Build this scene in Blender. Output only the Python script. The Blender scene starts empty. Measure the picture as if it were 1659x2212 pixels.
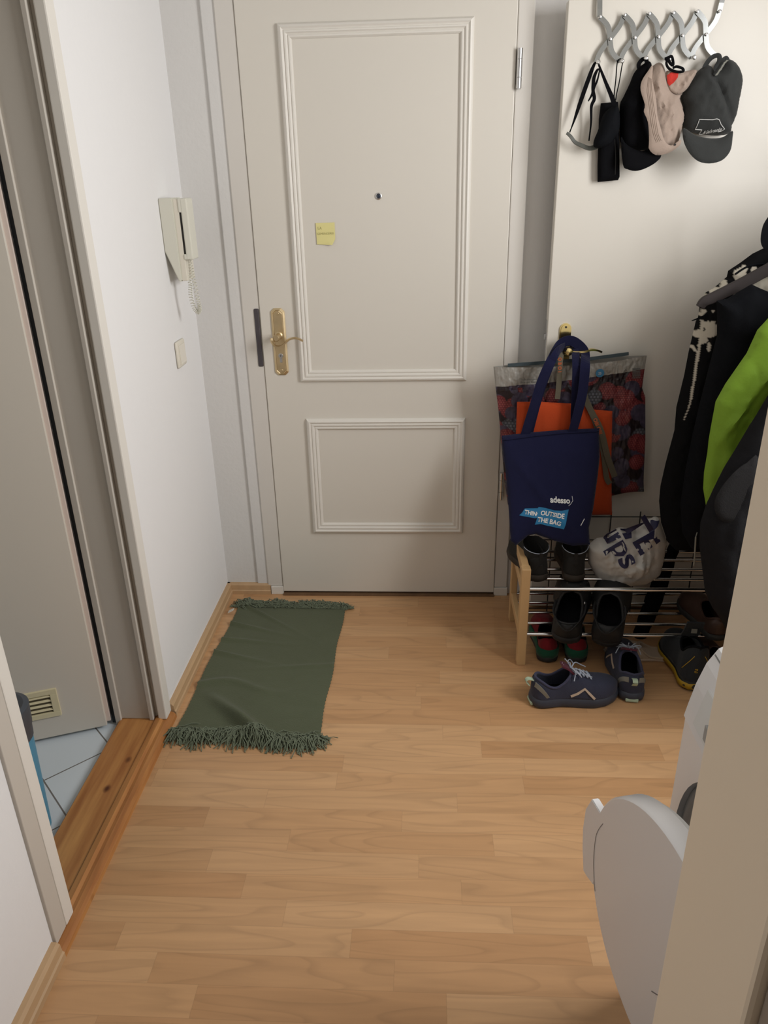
import bpy, bmesh, math, random
import numpy as np
from mathutils import Vector, Matrix, noise
from mathutils.geometry import delaunay_2d_cdt
PI = math.pi
S = bpy.context.scene
# ------------------------------------------------------------------ camera
CAM = (0.5771, -2.6736, 1.5429); YAW = 0.0597; PITCH = 0.4140; ROLL = -0.0236; FPX = 1638.4
def cam_axes():
    cy, sy = math.cos(YAW), math.sin(YAW); cp, sp = math.cos(PITCH), math.sin(PITCH)
    f = Vector((-sy*cp, cy*cp, -sp)); r = Vector((cy, sy, 0)); u = r.cross(f)
    return r*math.cos(ROLL)+u*math.sin(ROLL), -r*math.sin(ROLL)+u*math.cos(ROLL), f
AR, AU, AF = cam_axes()
cd = bpy.data.cameras.new('camera'); co = bpy.data.objects.new('camera', cd); S.collection.objects.link(co)
M = Matrix((AR, AU, -AF)).transposed().to_4x4(); M.translation = Vector(CAM); co.matrix_world = M
cd.sensor_fit = 'VERTICAL'; cd.sensor_height = 24; cd.lens = 24*FPX/2212; cd.clip_start = 0.02
S.camera = co
# ------------------------------------------------------------------ light and exposure
S.view_settings.view_transform = 'Standard'; S.view_settings.look = 'None'
S.view_settings.gamma = 1; S.view_settings.use_curve_mapping = False
S.view_settings.exposure = EXPO = -0.28
w = bpy.data.worlds.new('sky'); S.world = w; w.use_nodes = True
w.node_tree.nodes['Background'].inputs[0].default_value = (.75, .85, 1, 1)
w.node_tree.nodes['Background'].inputs[1].default_value = 1.0
def area(name, loc, direction, sx, sy, power, col, spread=180):
    l = bpy.data.lights.new(name, 'AREA'); l.shape = 'RECTANGLE'; l.size = sx; l.size_y = sy
    l.energy = power; l.color = col; l.spread = math.radians(spread)
    o = bpy.data.objects.new(name, l); S.collection.objects.link(o); o.location = loc
    o.rotation_euler = Vector(direction).to_track_quat('-Z', 'Y').to_euler(); return o
area('daylight_hall_window', (2.03, -1.38, 1.74), (-1, .02, -.1), .68, 1.05, 46, (1.0, .985, .975))
area('camera_room_fill', (.9, -5.9, 2.0), (-.05, 1, -.0), 1.6, 1.2, 7, (1.0, .93, .84))  # added soft fill from behind the camera; no window is built there
area('bathroom_fill', (-1.72, -1.6, 1.8), (1, .1, -.3), .6, .7, 4, (1.0, .98, .93))  # added light for the bathroom, which has no window opening
# ------------------------------------------------------------------ helpers
COL = S.collection
def ray(px, py): return AF + AR*((px-829.5)/FPX) - AU*((py-1106)/FPX)
def at(px, py, ax, v):                       # photo direction met with a real plane
    d = ray(px, py); k = 'xyz'.index(ax); t = (v-CAM[k])/d[k]; return Vector(CAM)+d*t
def XZ(pts, y): return [(at(a, b, 'y', y).x, at(a, b, 'y', y).z) for a, b in pts]
def XYZ(pts, y): return [at(a, b, 'y', y) for a, b in pts]
def setp(o, label=None, cat=None, group=None, kind=None):
    if label: o['label'] = label
    if cat: o['category'] = cat
    if group: o['group'] = group
    if kind: o['kind'] = kind
    return o
def thing(name, label, cat, loc=(0, 0, 0), rz=0, group=None):
    o = bpy.data.objects.new(name, None); COL.objects.link(o); o.location = loc; o.rotation_euler = (0, 0, rz)
    o.empty_display_size = .03
    return setp(o, label, cat, group)
def obj(name, bm, mat, parent=None, smooth=False, local=False):
    me = bpy.data.meshes.new(name); bm.normal_update(); bm.to_mesh(me); bm.free()
    me.materials.append(mat)
    if smooth:
        for p in me.polygons: p.use_smooth = True
        me.set_sharp_from_angle(angle=math.radians(42))
    o = bpy.data.objects.new(name, me); COL.objects.link(o)
    if parent is not None:
        o.parent = parent
        if not local:
            p = parent; m = Matrix.Identity(4)
            while p is not None: m = Matrix.LocRotScale(p.location, p.rotation_euler, p.scale) @ m; p = p.parent
            me.transform(m.inverted())
    return o
def struct(name, bm, mat, smooth=False): return setp(obj(name, bm, mat, None, smooth), kind='structure')
def box(bm, a, b, bev=0, seg=2):
    a = Vector(a); b = Vector(b); c = (a+b)/2; s = b-a
    r = bmesh.ops.create_cube(bm, size=1, matrix=Matrix.Translation(c) @ Matrix.Diagonal((abs(s.x), abs(s.y), abs(s.z), 1)))
    if bev:
        vs = set(r['verts']); es = [e for e in bm.edges if e.verts[0] in vs and e.verts[1] in vs]
        bmesh.ops.bevel(bm, geom=es, offset=bev, segments=seg, affect='EDGES', profile=.5)
    return bm
def B(*boxes, bev=0):
    bm = bmesh.new()
    for a, b in boxes: box(bm, a, b, bev)
    return bm
def spline(pts, n=8, closed=False):
    P = [Vector(p) for p in pts]; out = []; N = len(P)
    rng = range(N if closed else N-1)
    for i in rng:
        if closed: a, b, c, d = P[(i-1) % N], P[i], P[(i+1) % N], P[(i+2) % N]
        else: a, b, c, d = P[max(i-1, 0)], P[i], P[i+1], P[min(i+2, N-1)]
        for k in range(n):
            t = k/n; out.append(.5*((2*b)+(c-a)*t+(2*a-5*b+4*c-d)*t*t+(3*b-a-3*c+d)*t**3))
    if not closed: out.append(P[-1])
    return out
def tube(bm, pts, r, seg=8, cap=True, closed=False, sq=1.0):
    P = [Vector(p) for p in pts]; n = len(P); rings = []; up = None
    for i, p in enumerate(P):
        if closed: t = P[(i+1) % n]-P[i-1]
        else: t = P[min(i+1, n-1)]-P[max(i-1, 0)]
        if t.length < 1e-9: t = Vector((0, 0, 1))
        t.normalize()
        if up is None: up = t.orthogonal().normalized()
        else:
            up = (up-t*up.dot(t))
            if up.length < 1e-6: up = t.orthogonal()
            up.normalize()
        v = t.cross(up); rr = r(i/(n-1)) if callable(r) else r
        rings.append([bm.verts.new(p+(up*math.cos(2*PI*k/seg)+v*math.sin(2*PI*k/seg)*sq)*rr) for k in range(seg)])
    m = n if closed else n-1
    for i in range(m):
        a, b = rings[i], rings[(i+1) % n]
        for k in range(seg): bm.faces.new((a[k], a[(k+1) % seg], b[(k+1) % seg], b[k]))
    if cap and not closed:
        bm.faces.new(rings[0][::-1]); bm.faces.new(rings[-1])
    return bm
def ribbon(bm, pts, w, th=.0012, n=(0, -1, 0), twist=None):
    P = [Vector(p) for p in pts]; N = len(P); rings = []
    for i, p in enumerate(P):
        t = (P[min(i+1, N-1)]-P[max(i-1, 0)]).normalized(); nn = Vector(n)
        if twist:
            nn = Matrix.Rotation(twist(i/(N-1)), 3, t) @ nn
        s = t.cross(nn)
        if s.length < 1e-5: s = t.orthogonal()
        s.normalize(); m = s.cross(t).normalized(); ww = w(i/(N-1)) if callable(w) else w
        rings.append([bm.verts.new(p+s*(a*ww/2)+m*(b*th/2)) for a, b in ((-1, -1), (1, -1), (1, 1), (-1, 1))])
    for a, b in zip(rings, rings[1:]):
        for k in range(4): bm.faces.new((a[k], a[(k+1) % 4], b[(k+1) % 4], b[k]))
    bm.faces.new(rings[0][::-1]); bm.faces.new(rings[-1]); return bm
def cyl(bm, p0, p1, r0, r1=None, seg=20):
    r1 = r0 if r1 is None else r1
    return tube(bm, [p0, p1], lambda t: r0+(r1-r0)*t, seg)
def lathe(bm, prof, origin, axis, seg=24):
    o = Vector(origin); a = Vector(axis).normalized(); u = a.orthogonal().normalized(); v = a.cross(u); rings = []
    for r, h in prof: rings.append([bm.verts.new(o+a*h+(u*math.cos(2*PI*k/seg)+v*math.sin(2*PI*k/seg))*max(r, 1e-5)) for k in range(seg)])
    for x, y in zip(rings, rings[1:]):
        for k in range(seg): bm.faces.new((x[k], x[(k+1) % seg], y[(k+1) % seg], y[k]))
    bm.faces.new(rings[0][::-1]); bm.faces.new(rings[-1])
    bmesh.ops.recalc_face_normals(bm, faces=bm.faces); return bm
def extr(bm, poly, f, d):                    # polygon (a,b) -> f(a,b) Vector, extruded by vector d
    vs = [bm.verts.new(f(*p)) for p in poly]; F = bm.faces.new(vs)
    r = bmesh.ops.extrude_face_region(bm, geom=[F]); nv = [g for g in r['geom'] if isinstance(g, bmesh.types.BMVert)]
    bmesh.ops.translate(bm, verts=nv, vec=Vector(d)); bmesh.ops.recalc_face_normals(bm, faces=bm.faces); return bm
def fbm(x, y, z=0, s=1.0, o=3): return noise.fractal(Vector((x*s, y*s, z*s)), 1.0, 2.0, o)
def dist_fn(poly):
    A = np.array(poly, float); Bq = np.roll(A, -1, 0); D = Bq-A; L = (D**2).sum(1)+1e-12
    def f(X):
        X = np.atleast_2d(X); out = np.empty(len(X))
        for s in range(0, len(X), 4000):
            x = X[s:s+4000, None, :]; t = np.clip(((x-A)*D).sum(2)/L, 0, 1)
            out[s:s+4000] = np.sqrt((((A+t[..., None]*D)-x)**2).sum(2)).min(1)
        return out
    return f
def inside(poly, X):
    A = np.array(poly); Bq = np.roll(A, -1, 0); c = np.zeros(len(X), bool)
    for (x1, y1), (x2, y2) in zip(A, Bq):
        if y1 == y2: continue
        m = ((y1 > X[:, 1]) != (y2 > X[:, 1])) & (X[:, 0] < (x2-x1)*(X[:, 1]-y1)/(y2-y1)+x1); c ^= m
    return c
def mesh2d(poly, step):
    pts = []
    for (a, b), (c, d) in zip(poly, poly[1:]+poly[:1]):
        n = max(1, int(math.hypot(c-a, d-b)/step))
        pts += [(a+(c-a)*k/n, b+(d-b)*k/n) for k in range(n)]
    nb = len(pts); A = np.array(pts); x0, z0 = A.min(0); x1, z1 = A.max(0); G = []
    z = z0+step/2; r = 0
    while z < z1:
        x = x0+(step/2 if r % 2 else 0)
        while x < x1: G.append((x, z)); x += step
        z += step*.87; r += 1
    G = np.array(G) if G else np.zeros((0, 2))
    if len(G):
        G = G[inside(pts, G)]
        if len(G): G = G[dist_fn(pts)(G) > step*.45]
    V = [Vector(p) for p in pts]+[Vector((float(a), float(b))) for a, b in G]
    r = delaunay_2d_cdt(V, [], [list(range(nb))], 1, 1e-7)
    return [(v.x, v.y) for v in r[0]], r[2], pts
def sheet(name, poly, y0, bulge, R, mat, parent=None, step=.007, fold=None, back=.5, colf=None, smoothpoly=0, shift=None):
    """closed cushion of cloth with the outline poly in the xz plane; returns (object, front surface function)"""
    if smoothpoly: poly = [(v.x, v.y) for v in spline([(a, b, 0) for a, b in poly], smoothpoly, True)]
    V, F, bd = mesh2d(poly, step); dist = dist_fn(bd)
    def hf(X):
        d = np.clip(dist(X)/R, 0, 1); return np.sqrt(np.maximum(1-(1-d)**2, 0)), d
    H, Dn = hf(np.array(V)); sh = shift or (lambda x, z: 0)
    def front(x, z, h, d): return y0+sh(x, z)-bulge*h-(fold(x, z) if fold else 0)*d-.0008
    bm = bmesh.new()
    fv = [bm.verts.new((x, front(x, z, H[i], Dn[i]), z)) for i, (x, z) in enumerate(V)]
    bv = [bm.verts.new((x, y0+sh(x, z)+bulge*back*H[i]-(fold(x, z) if fold else 0)*Dn[i]*.5+.0008, z)) for i, (x, z) in enumerate(V)]
    from collections import Counter
    ed = Counter(); dr = {}
    for f in F:
        bm.faces.new([fv[i] for i in f]); bm.faces.new([bv[i] for i in reversed(f)])
        for a, b in zip(f, list(f[1:])+[f[0]]): ed[(min(a, b), max(a, b))] += 1; dr[(min(a, b), max(a, b))] = (a, b)
    for k, c in ed.items():
        if c == 1: a, b = dr[k]; bm.faces.new((fv[b], fv[a], bv[a], bv[b]))
    bmesh.ops.recalc_face_normals(bm, faces=bm.faces)
    o = obj(name, bm, mat, parent, True)
    if colf:
        at_ = o.data.color_attributes.new('Col', 'FLOAT_COLOR', 'POINT')
        for i, (x, z) in enumerate(V):
            c = colf(x, z); at_.data[i].color = (*c, 1); at_.data[i+len(V)].color = (*c, 1)
    def surf(x, z):
        h, d = hf(np.array([(x, z)])); return front(x, z, h[0], d[0])
    return o, surf
def decal(name, poly, surf, mat, parent, off=.001, step=.006):
    V, F, bd = mesh2d(poly, step); bm = bmesh.new()
    for k in (0, 1):
        vs = [bm.verts.new((x, surf(x, z)-off+k*off*.6, z)) for x, z in V]
        for f in F: bm.faces.new([vs[i] for i in (f if k == 0 else reversed(f))])
    return obj(name, bm, mat, parent, True)
def text(name, body, size, mat, parent, o, ex, ez, surf=None, off=.0016, y=None, bold=0.0, shear=0, fn=None):
    """lettering on an xz surface: o=(x,z) origin, ex/ez 2D unit axes"""
    c = bpy.data.curves.new('t', 'FONT'); c.body = body; c.size = size; c.offset = bold; c.shear = shear; c.resolution_u = 3
    t = bpy.data.objects.new('t', c); COL.objects.link(t); dg = bpy.context.evaluated_depsgraph_get()
    me = bpy.data.meshes.new_from_object(t.evaluated_get(dg)); bpy.data.objects.remove(t)
    bm = bmesh.new(); bm.from_mesh(me); bpy.data.meshes.remove(me)
    for v in bm.verts:
        a, b = v.co.x, v.co.y
        if fn: v.co = fn(a, b); continue
        x = o[0]+ex[0]*a+ez[0]*b; z = o[1]+ex[1]*a+ez[1]*b
        v.co = (x, (surf(x, z) if surf else y)-off, z)
    return obj(name, bm, mat, parent)
# ------------------------------------------------------------------ materials
def mat(name, col, rough=.6, metal=0, bump=0, bscale=60, var=0, vscale=6, sheen=0, coat=0, spec=None, trans=0, stretch=None, attr=False):
    m = bpy.data.materials.new(name); m.use_nodes = True; nt = m.node_tree; b = nt.nodes['Principled BSDF']; L = nt.links.new
    b.inputs['Base Color'].default_value = (*col, 1); b.inputs['Roughness'].default_value = rough; b.inputs['Metallic'].default_value = metal
    if sheen: b.inputs['Sheen Weight'].default_value = sheen
    if coat: b.inputs['Coat Weight'].default_value = coat
    if spec is not None: b.inputs['Specular IOR Level'].default_value = spec*(.25 if max(col) < .02 and rough > .5 else 1)
    if trans: b.inputs['Transmission Weight'].default_value = trans
    tc = nt.nodes.new('ShaderNodeTexCoord'); mp = nt.nodes.new('ShaderNodeMapping'); L(tc.outputs['Object'], mp.inputs[0])
    if stretch: mp.inputs['Scale'].default_value = stretch
    if attr:
        a = nt.nodes.new('ShaderNodeVertexColor'); a.layer_name = 'Col'; L(a.outputs[0], b.inputs['Base Color'])
    if var:
        n = nt.nodes.new('ShaderNodeTexNoise'); n.inputs['Scale'].default_value = vscale; n.inputs['Detail'].default_value = 5; L(mp.outputs[0], n.inputs[0])
        x = nt.nodes.new('ShaderNodeMix'); x.data_type = 'RGBA'; L(n.outputs[0], x.inputs[0])
        x.inputs[6].default_value = (*[c*(1-var) for c in col], 1); x.inputs[7].default_value = (*[min(1, c*(1+var)) for c in col], 1)
        L(x.outputs[2], b.inputs['Base Color'])
    if bump:
        n = nt.nodes.new('ShaderNodeTexNoise'); n.inputs['Scale'].default_value = bscale; n.inputs['Detail'].default_value = 4; L(mp.outputs[0], n.inputs[0])
        k = nt.nodes.new('ShaderNodeBump'); k.inputs['Strength'].default_value = bump; k.inputs['Distance'].default_value = .002
        L(n.outputs[0], k.inputs['Height']); L(k.outputs[0], b.inputs['Normal'])
    return m
def srgb(r, g, b):
    f = lambda c: (c/255/12.92 if c/255 <= .04045 else ((c/255+.055)/1.055)**2.4); return (f(r), f(g), f(b))
m_wall = mat('wall_paint', (.80, .795, .79), .85, bump=.35, bscale=45)
m_room = mat('dimmed_room_paint', (.50, .48, .45), .9)  # unseen walls and ceiling, darkened to cut the bounced light
m_wallb = mat('plaster_paint', (.70, .69, .67), .9, bump=.6, bscale=55)
m_door = mat('door_lacquer', (.70, .665, .595), .38, bump=.05, bscale=8, var=.02, vscale=1.5)
m_frame = mat('frame_lacquer', (.68, .65, .60), .45, bump=.12, bscale=30)
m_mould = mat('moulding_lacquer', (.75, .72, .66), .4)
m_bdoor = mat('bathroom_door_lacquer', (.62, .575, .50), .45)
m_jamb = mat('jamb_lacquer', (.56, .52, .46), .45, var=.03, vscale=3)
m_lining = mat('near_lining_lacquer', (.86, .735, .57), .5, var=.03, vscale=2)
m_brass = mat('old_brass', (.64, .51, .31), .45, 1, bump=.1, bscale=30, var=.2, vscale=25)
m_brass2 = mat('bright_brass', (.85, .68, .30), .18, 1)
m_steel = mat('brushed_steel', (.62, .62, .62), .28, 1, bump=.05, bscale=80)
m_chrome = mat('chrome', (.72, .72, .72), .15, 1)
m_blackm = mat('black_metal', (.015, .015, .015), .4)
m_dark = mat('dark_gap', (.02, .018, .015), .8)
m_white = mat('machine_white', (.78, .78, .79), .3, coat=.2)
m_white2 = mat('machine_panel_white', (.70, .71, .70), .4)
m_cream = mat('cream_plastic', (.72, .68, .58), .45)
m_creamy = mat('yellowed_plastic', (.66, .59, .38), .5)
m_ivory = mat('intercom_plastic', (.68, .67, .58), .42)
m_pine = mat('pine', (.56, .36, .17), .5, bump=.05, bscale=20, var=.16, vscale=8, stretch=(1, 1, .12))
m_wire = mat('black_wire', (.012, .012, .012), .5)
def fabric(name, col, rough=.9, bs=300, **k): return mat(name, col, rough, bump=k.pop('bump', .35), bscale=bs, sheen=k.pop('sheen', .1), spec=k.pop('spec', .2), **k)
m_navy = fabric('navy_cotton', (.0065, .0075, .034), var=.2, vscale=12)
m_orange = fabric('orange_nonwoven', (.50, .065, .015), bs=220)
m_black = fabric('black_cloth', (.005, .005, .006), sheen=0)
m_black2 = fabric('black_puffer_cloth', (.006, .0065, .008), .8, sheen=0)
m_char = fabric('charcoal_twill', (.035, .037, .036), var=.25, vscale=30)
m_taupe = fabric('taupe_cotton', (.36, .28, .23), var=.12, vscale=20)
m_red = fabric('red_lining', (.55, .04, .03))
m_lime = fabric('lime_shell', (.19, .33, .028), .6, bs=120, sheen=0)
m_grayc = fabric('dark_grey_coat', (.014, .014, .0155), .9, sheen=0)
m_rug = fabric('green_weave', (.092, .106, .062), .95, bs=260, bump=.8, var=.12, vscale=5)
m_fringe = fabric('green_yarn', (.15, .175, .118), .95)
def wood_floor():
    m = bpy.data.materials.new('beech_laminate'); m.use_nodes = True; nt = m.node_tree; b = nt.nodes['Principled BSDF']; L = nt.links.new
    N = nt.nodes.new
    def math_(op, a, bb=None):
        n = N('ShaderNodeMath'); n.operation = op
        for i, v in enumerate((a, bb)):
            if v is None: continue
            if isinstance(v, (int, float)): n.inputs[i].default_value = v
            else: L(v, n.inputs[i])
        return n.outputs[0]
    tc = N('ShaderNodeTexCoord'); sx = N('ShaderNodeSeparateXYZ'); L(tc.outputs['Object'], sx.inputs[0])
    x, y = sx.outputs[0], sx.outputs[1]
    RH, RL = .0700, .52
    yr = math_('DIVIDE', math_('ADD', y, 3.0+.036), RH); row = math_('FLOOR', yr); fy = math_('FRACT', yr)
    wn = N('ShaderNodeTexWhiteNoise'); wn.noise_dimensions = '1D'; L(row, wn.inputs['W'])
    xr = math_('ADD', math_('DIVIDE', x, RL), math_('MULTIPLY', wn.outputs[0], 7)); cidx = math_('FLOOR', xr); fx = math_('FRACT', xr)
    cmb = N('ShaderNodeCombineXYZ'); L(row, cmb.inputs[0]); L(cidx, cmb.inputs[1])
    w2 = N('ShaderNodeTexWhiteNoise'); w2.noise_dimensions = '2D'; L(cmb.outputs[0], w2.inputs[0])
    # grain
    cg = N('ShaderNodeCombineXYZ'); L(math_('MULTIPLY', x, 2.2), cg.inputs[0]); L(math_('MULTIPLY', y, 26), cg.inputs[1]); L(math_('MULTIPLY', w2.outputs[0], 40), cg.inputs[2])
    n1 = N('ShaderNodeTexNoise'); n1.inputs['Scale'].default_value = 1.6; n1.inputs['Detail'].default_value = 6; n1.inputs['Distortion'].default_value = .6; L(cg.outputs[0], n1.inputs[0])
    cw = N('ShaderNodeCombineXYZ'); L(math_('MULTIPLY', x, 1.3), cw.inputs[0]); L(math_('MULTIPLY', y, 9), cw.inputs[1]); L(math_('MULTIPLY', w2.outputs[0], 17), cw.inputs[2])
    n3 = N('ShaderNodeTexNoise'); n3.inputs['Scale'].default_value = 1.2; n3.inputs['Detail'].default_value = 1; L(cw.outputs[0], n3.inputs[0])
    rings = math_('FRACT', math_('MULTIPLY', n3.outputs[0], 9))
    rr = N('ShaderNodeValToRGB'); L(rings, rr.inputs[0]); e = rr.color_ramp.elements; e[0].position = .0; e[0].color = (.80, .80, .80, 1); e[1].position = .25; e[1].color = (1, 1, 1, 1)
    q = e.new(.93); q.color = (1, 1, 1, 1); q = e.new(1.0); q.color = (.84, .84, .84, 1)
    base = N('ShaderNodeValToRGB'); L(w2.outputs[0], base.inputs[0]); e = base.color_ramp.elements
    e[0].color = (.485, .268, .125, 1); e[1].color = (.575, .345, .175, 1); q = e.new(.5); q.color = (.525, .303, .147, 1)
    gr = N('ShaderNodeMapRange'); L(n1.outputs[0], gr.inputs[0]); gr.inputs[1].default_value = .3; gr.inputs[2].default_value = .7; gr.inputs[3].default_value = .91; gr.inputs[4].default_value = 1.07
    def mul(a, bb, f=1.0):
        k = N('ShaderNodeMix'); k.data_type = 'RGBA'; k.blend_type = 'MULTIPLY'; k.inputs[0].default_value = f; L(a, k.inputs[6]); L(bb, k.inputs[7]); return k.outputs[2]
    c = mul(base.outputs[0], gr.outputs[0]); c = mul(c, rr.outputs[0], .62)
    ey = math_('MULTIPLY', math_('MINIMUM', fy, math_('SUBTRACT', 1, fy)), RH); ex = math_('MULTIPLY', math_('MINIMUM', fx, math_('SUBTRACT', 1, fx)), RL)
    ed = math_('MINIMUM', ex, ey); em = N('ShaderNodeMapRange'); L(ed, em.inputs[0]); em.inputs[1].default_value = 0; em.inputs[2].default_value = .0012; em.inputs[3].default_value = .84; em.inputs[4].default_value = 1
    c = mul(c, em.outputs[0]); L(c, b.inputs['Base Color']); b.inputs['Roughness'].default_value = .36; b.inputs['Specular IOR Level'].default_value = .4
    bp = N('ShaderNodeBump'); bp.inputs['Strength'].default_value = .12; bp.inputs['Distance'].default_value = .001; L(n1.outputs[0], bp.inputs['Height']); L(bp.outputs[0], b.inputs['Normal'])
    return m
def threshold_wood():
    m = mat('old_pine_threshold', (.42, .19, .06), .42, bump=.1, bscale=14, stretch=(9, .7, 9)); nt = m.node_tree; b = nt.nodes['Principled BSDF']; L = nt.links.new
    tc = nt.nodes.new('ShaderNodeTexCoord'); mp = nt.nodes.new('ShaderNodeMapping'); mp.inputs['Scale'].default_value = (14, 1.1, 8); L(tc.outputs['Object'], mp.inputs[0])
    n = nt.nodes.new('ShaderNodeTexNoise'); n.inputs['Scale'].default_value = 3; n.inputs['Detail'].default_value = 6; L(mp.outputs[0], n.inputs[0])
    r = nt.nodes.new('ShaderNodeValToRGB'); L(n.outputs[0], r.inputs[0]); e = r.color_ramp.elements; e[0].position = .3; e[0].color = (.33, .125, .035, 1); e[1].position = .7; e[1].color = (.56, .27, .085, 1)
    v = nt.nodes.new('ShaderNodeTexVoronoi'); v.inputs['Scale'].default_value = 7.5; mp2 = nt.nodes.new('ShaderNodeMapping'); mp2.inputs['Scale'].default_value = (1.2, .8, 1); L(tc.outputs['Object'], mp2.inputs[0]); L(mp2.outputs[0], v.inputs[0])
    k = nt.nodes.new('ShaderNodeValToRGB'); L(v.outputs['Distance'], k.inputs[0]); e = k.color_ramp.elements; e[0].position = .06; e[0].color = (.22, .12, .10, 1); e[1].position = .12; e[1].color = (1, 1, 1, 1)
    x = nt.nodes.new('ShaderNodeMix'); x.data_type = 'RGBA'; x.blend_type = 'MULTIPLY'; x.inputs[0].default_value = 1; L(r.outputs[0], x.inputs[6]); L(k.outputs[0], x.inputs[7]); L(x.outputs[2], b.inputs['Base Color'])
    return m
def tile_mat():
    m = mat('white_floor_tiles', (.7, .75, .78), .25); nt = m.node_tree; b = nt.nodes['Principled BSDF']; L = nt.links.new
    tc = nt.nodes.new('ShaderNodeTexCoord'); mp = nt.nodes.new('ShaderNodeMapping'); L(tc.outputs['Object'], mp.inputs[0])
    mp.vector_type = 'TEXTURE'; mp.inputs['Location'].default_value = (-.505, -1.062, 0); mp.inputs['Rotation'].default_value = (0, 0, math.radians(44))
    br = nt.nodes.new('ShaderNodeTexBrick'); br.offset = 0; br.inputs['Scale'].default_value = 1; br.inputs['Brick Width'].default_value = .2; br.inputs['Row Height'].default_value = .2; br.inputs['Mortar Size'].default_value = .0022
    br.inputs['Color1'].default_value = (.62, .68, .72, 1); br.inputs['Color2'].default_value = (.58, .64, .69, 1); br.inputs['Mortar'].default_value = (.16, .15, .14, 1)
    L(mp.outputs[0], br.inputs[0]); L(br.outputs[0], b.inputs['Base Color']); return m
m_floor = wood_floor(); m_thr = threshold_wood(); m_tile = tile_mat()
# ------------------------------------------------------------------ room shell
WX = -.231; DY0, DY1 = -1.525, -.795; RX = 2.05; CZ = 2.55
struct('floor', B(((WX+.01, -6.1, -.05), (RX+.1, .05, 0))), m_floor)
struct('floor_bathroom', B(((-1.9, -2.4, -.05), (-.372, -.3, 0))), m_tile)
struct('ceiling', B(((-2.0, -6.1, CZ), (RX+.1, .3, CZ+.05))), m_room)
struct('wall_left', B(((WX-.14, DY1+.0, 0), (WX, .02, CZ)), ((WX-.14, -6.1, 0), (WX, DY0, CZ)), ((WX-.14, DY0, 2.02), (WX, DY1, CZ))), m_wall)
struct('wall_back', B(((WX-.14, .018, 0), (-.06, .20, CZ)), ((.90, .018, 0), (RX+.1, .20, CZ)), ((-.06, .018, 2.10), (.90, .20, CZ))), m_wallb)
struct('wall_right', B(((RX, -1.75, 0), (RX+.1, .02, 1.15)), ((RX, -1.75, 2.3), (RX+.1, .02, CZ)), ((RX, -1.0, 1.15), (RX+.1, .02, 2.3)), ((RX, -6.1, 0), (RX+.1, -1.75, CZ))), m_room)
struct('wall_near', B(((.80, -2.333, 0), (RX, -2.202, CZ)), ((WX, -2.333, 2.03), (.80, -2.202, CZ))), m_room)
struct('wall_room', B(((WX-.14, -6.2, 0), (RX+.1, -6.1, CZ))), m_room)
struct('wall_bathroom', B(((-2.0, -2.5, 0), (-1.9, -.2, CZ)), ((-1.9, -.3, 0), (WX-.14, -.2, CZ)), ((-1.9, -2.5, 0), (WX-.14, -2.4, CZ))), m_wall)
f = B(((RX-.01, -1.75, 1.15), (RX+.06, -1.72, 2.3)), ((RX-.01, -1.03, 1.15), (RX+.06, -1.0, 2.3)), ((RX-.01, -1.72, 1.15), (RX+.06, -1.03, 1.19)), ((RX-.01, -1.72, 2.26), (RX+.06, -1.03, 2.3)), bev=.004)
struct('window_1', f, m_mould)
# plaster steps beside the entry door and the door frame
struct('trim_1', B(((-.105, .009, 0), (-.058, .02, 2.12)), bev=.003), m_wallb)
bm = B(((-.062, .004, .035), (-.001, .07, 2.12)), ((.852, .004, .035), (.902, .07, 2.12)), ((-.001, .0045, 2.07), (.852, .07, 2.12)), bev=.003)
struct('trim_2', bm, m_frame)
struct('trim_3', B(((-.050, -.002, 0), (0, .05, .0345)), ((.851, -.002, 0), (.904, .05, .0345)), bev=.0015), m_mould)
struct('trim_4', B(((0, -.012, 0), (.852, .16, .006))), mat('dark_sill_wood', (.16, .09, .045), .6, var=.4, vscale=20))
struct('wall_stairwell', B(((-.06, .16, 0), (.90, .20, 2.10))), m_dark)
# entry door
d = setp(obj('door_1', B(((.0, 0, .013), (.8507, .042, 2.065)), bev=.003), m_door), kind='structure')
prof = [(0, 0), (0, .004), (.005, .012), (.011, .015), (.0155, .011), (.018, .0095), (.0205, .0125), (.0245, .0125), (.027, .009), (.030, .0065), (.033, .009), (.037, .0085), (.041, .003), (.042, 0)]
def moulding(x0, x1, z0, z1):
    bm = bmesh.new(); R = []
    for (cx, cz, sx, sz) in ((x0, z0, 1, 1), (x1, z0, -1, 1), (x1, z1, -1, -1), (x0, z1, 1, -1)):
        R.append([bm.verts.new((cx+sx*u, -h, cz+sz*u)) for u, h in prof])
    for i in range(4):
        a, b = R[i], R[(i+1) % 4]
        for k in range(len(prof)-1): bm.faces.new((a[k], a[k+1], b[k+1], b[k]))
    bmesh.ops.recalc_face_normals(bm, faces=bm.faces); return bm
obj('panel_moulding', moulding(.128, .722, .879, 1.979), m_mould, d); obj('panel_moulding', moulding(.139, .722, .279, .741), m_mould, d)
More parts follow.
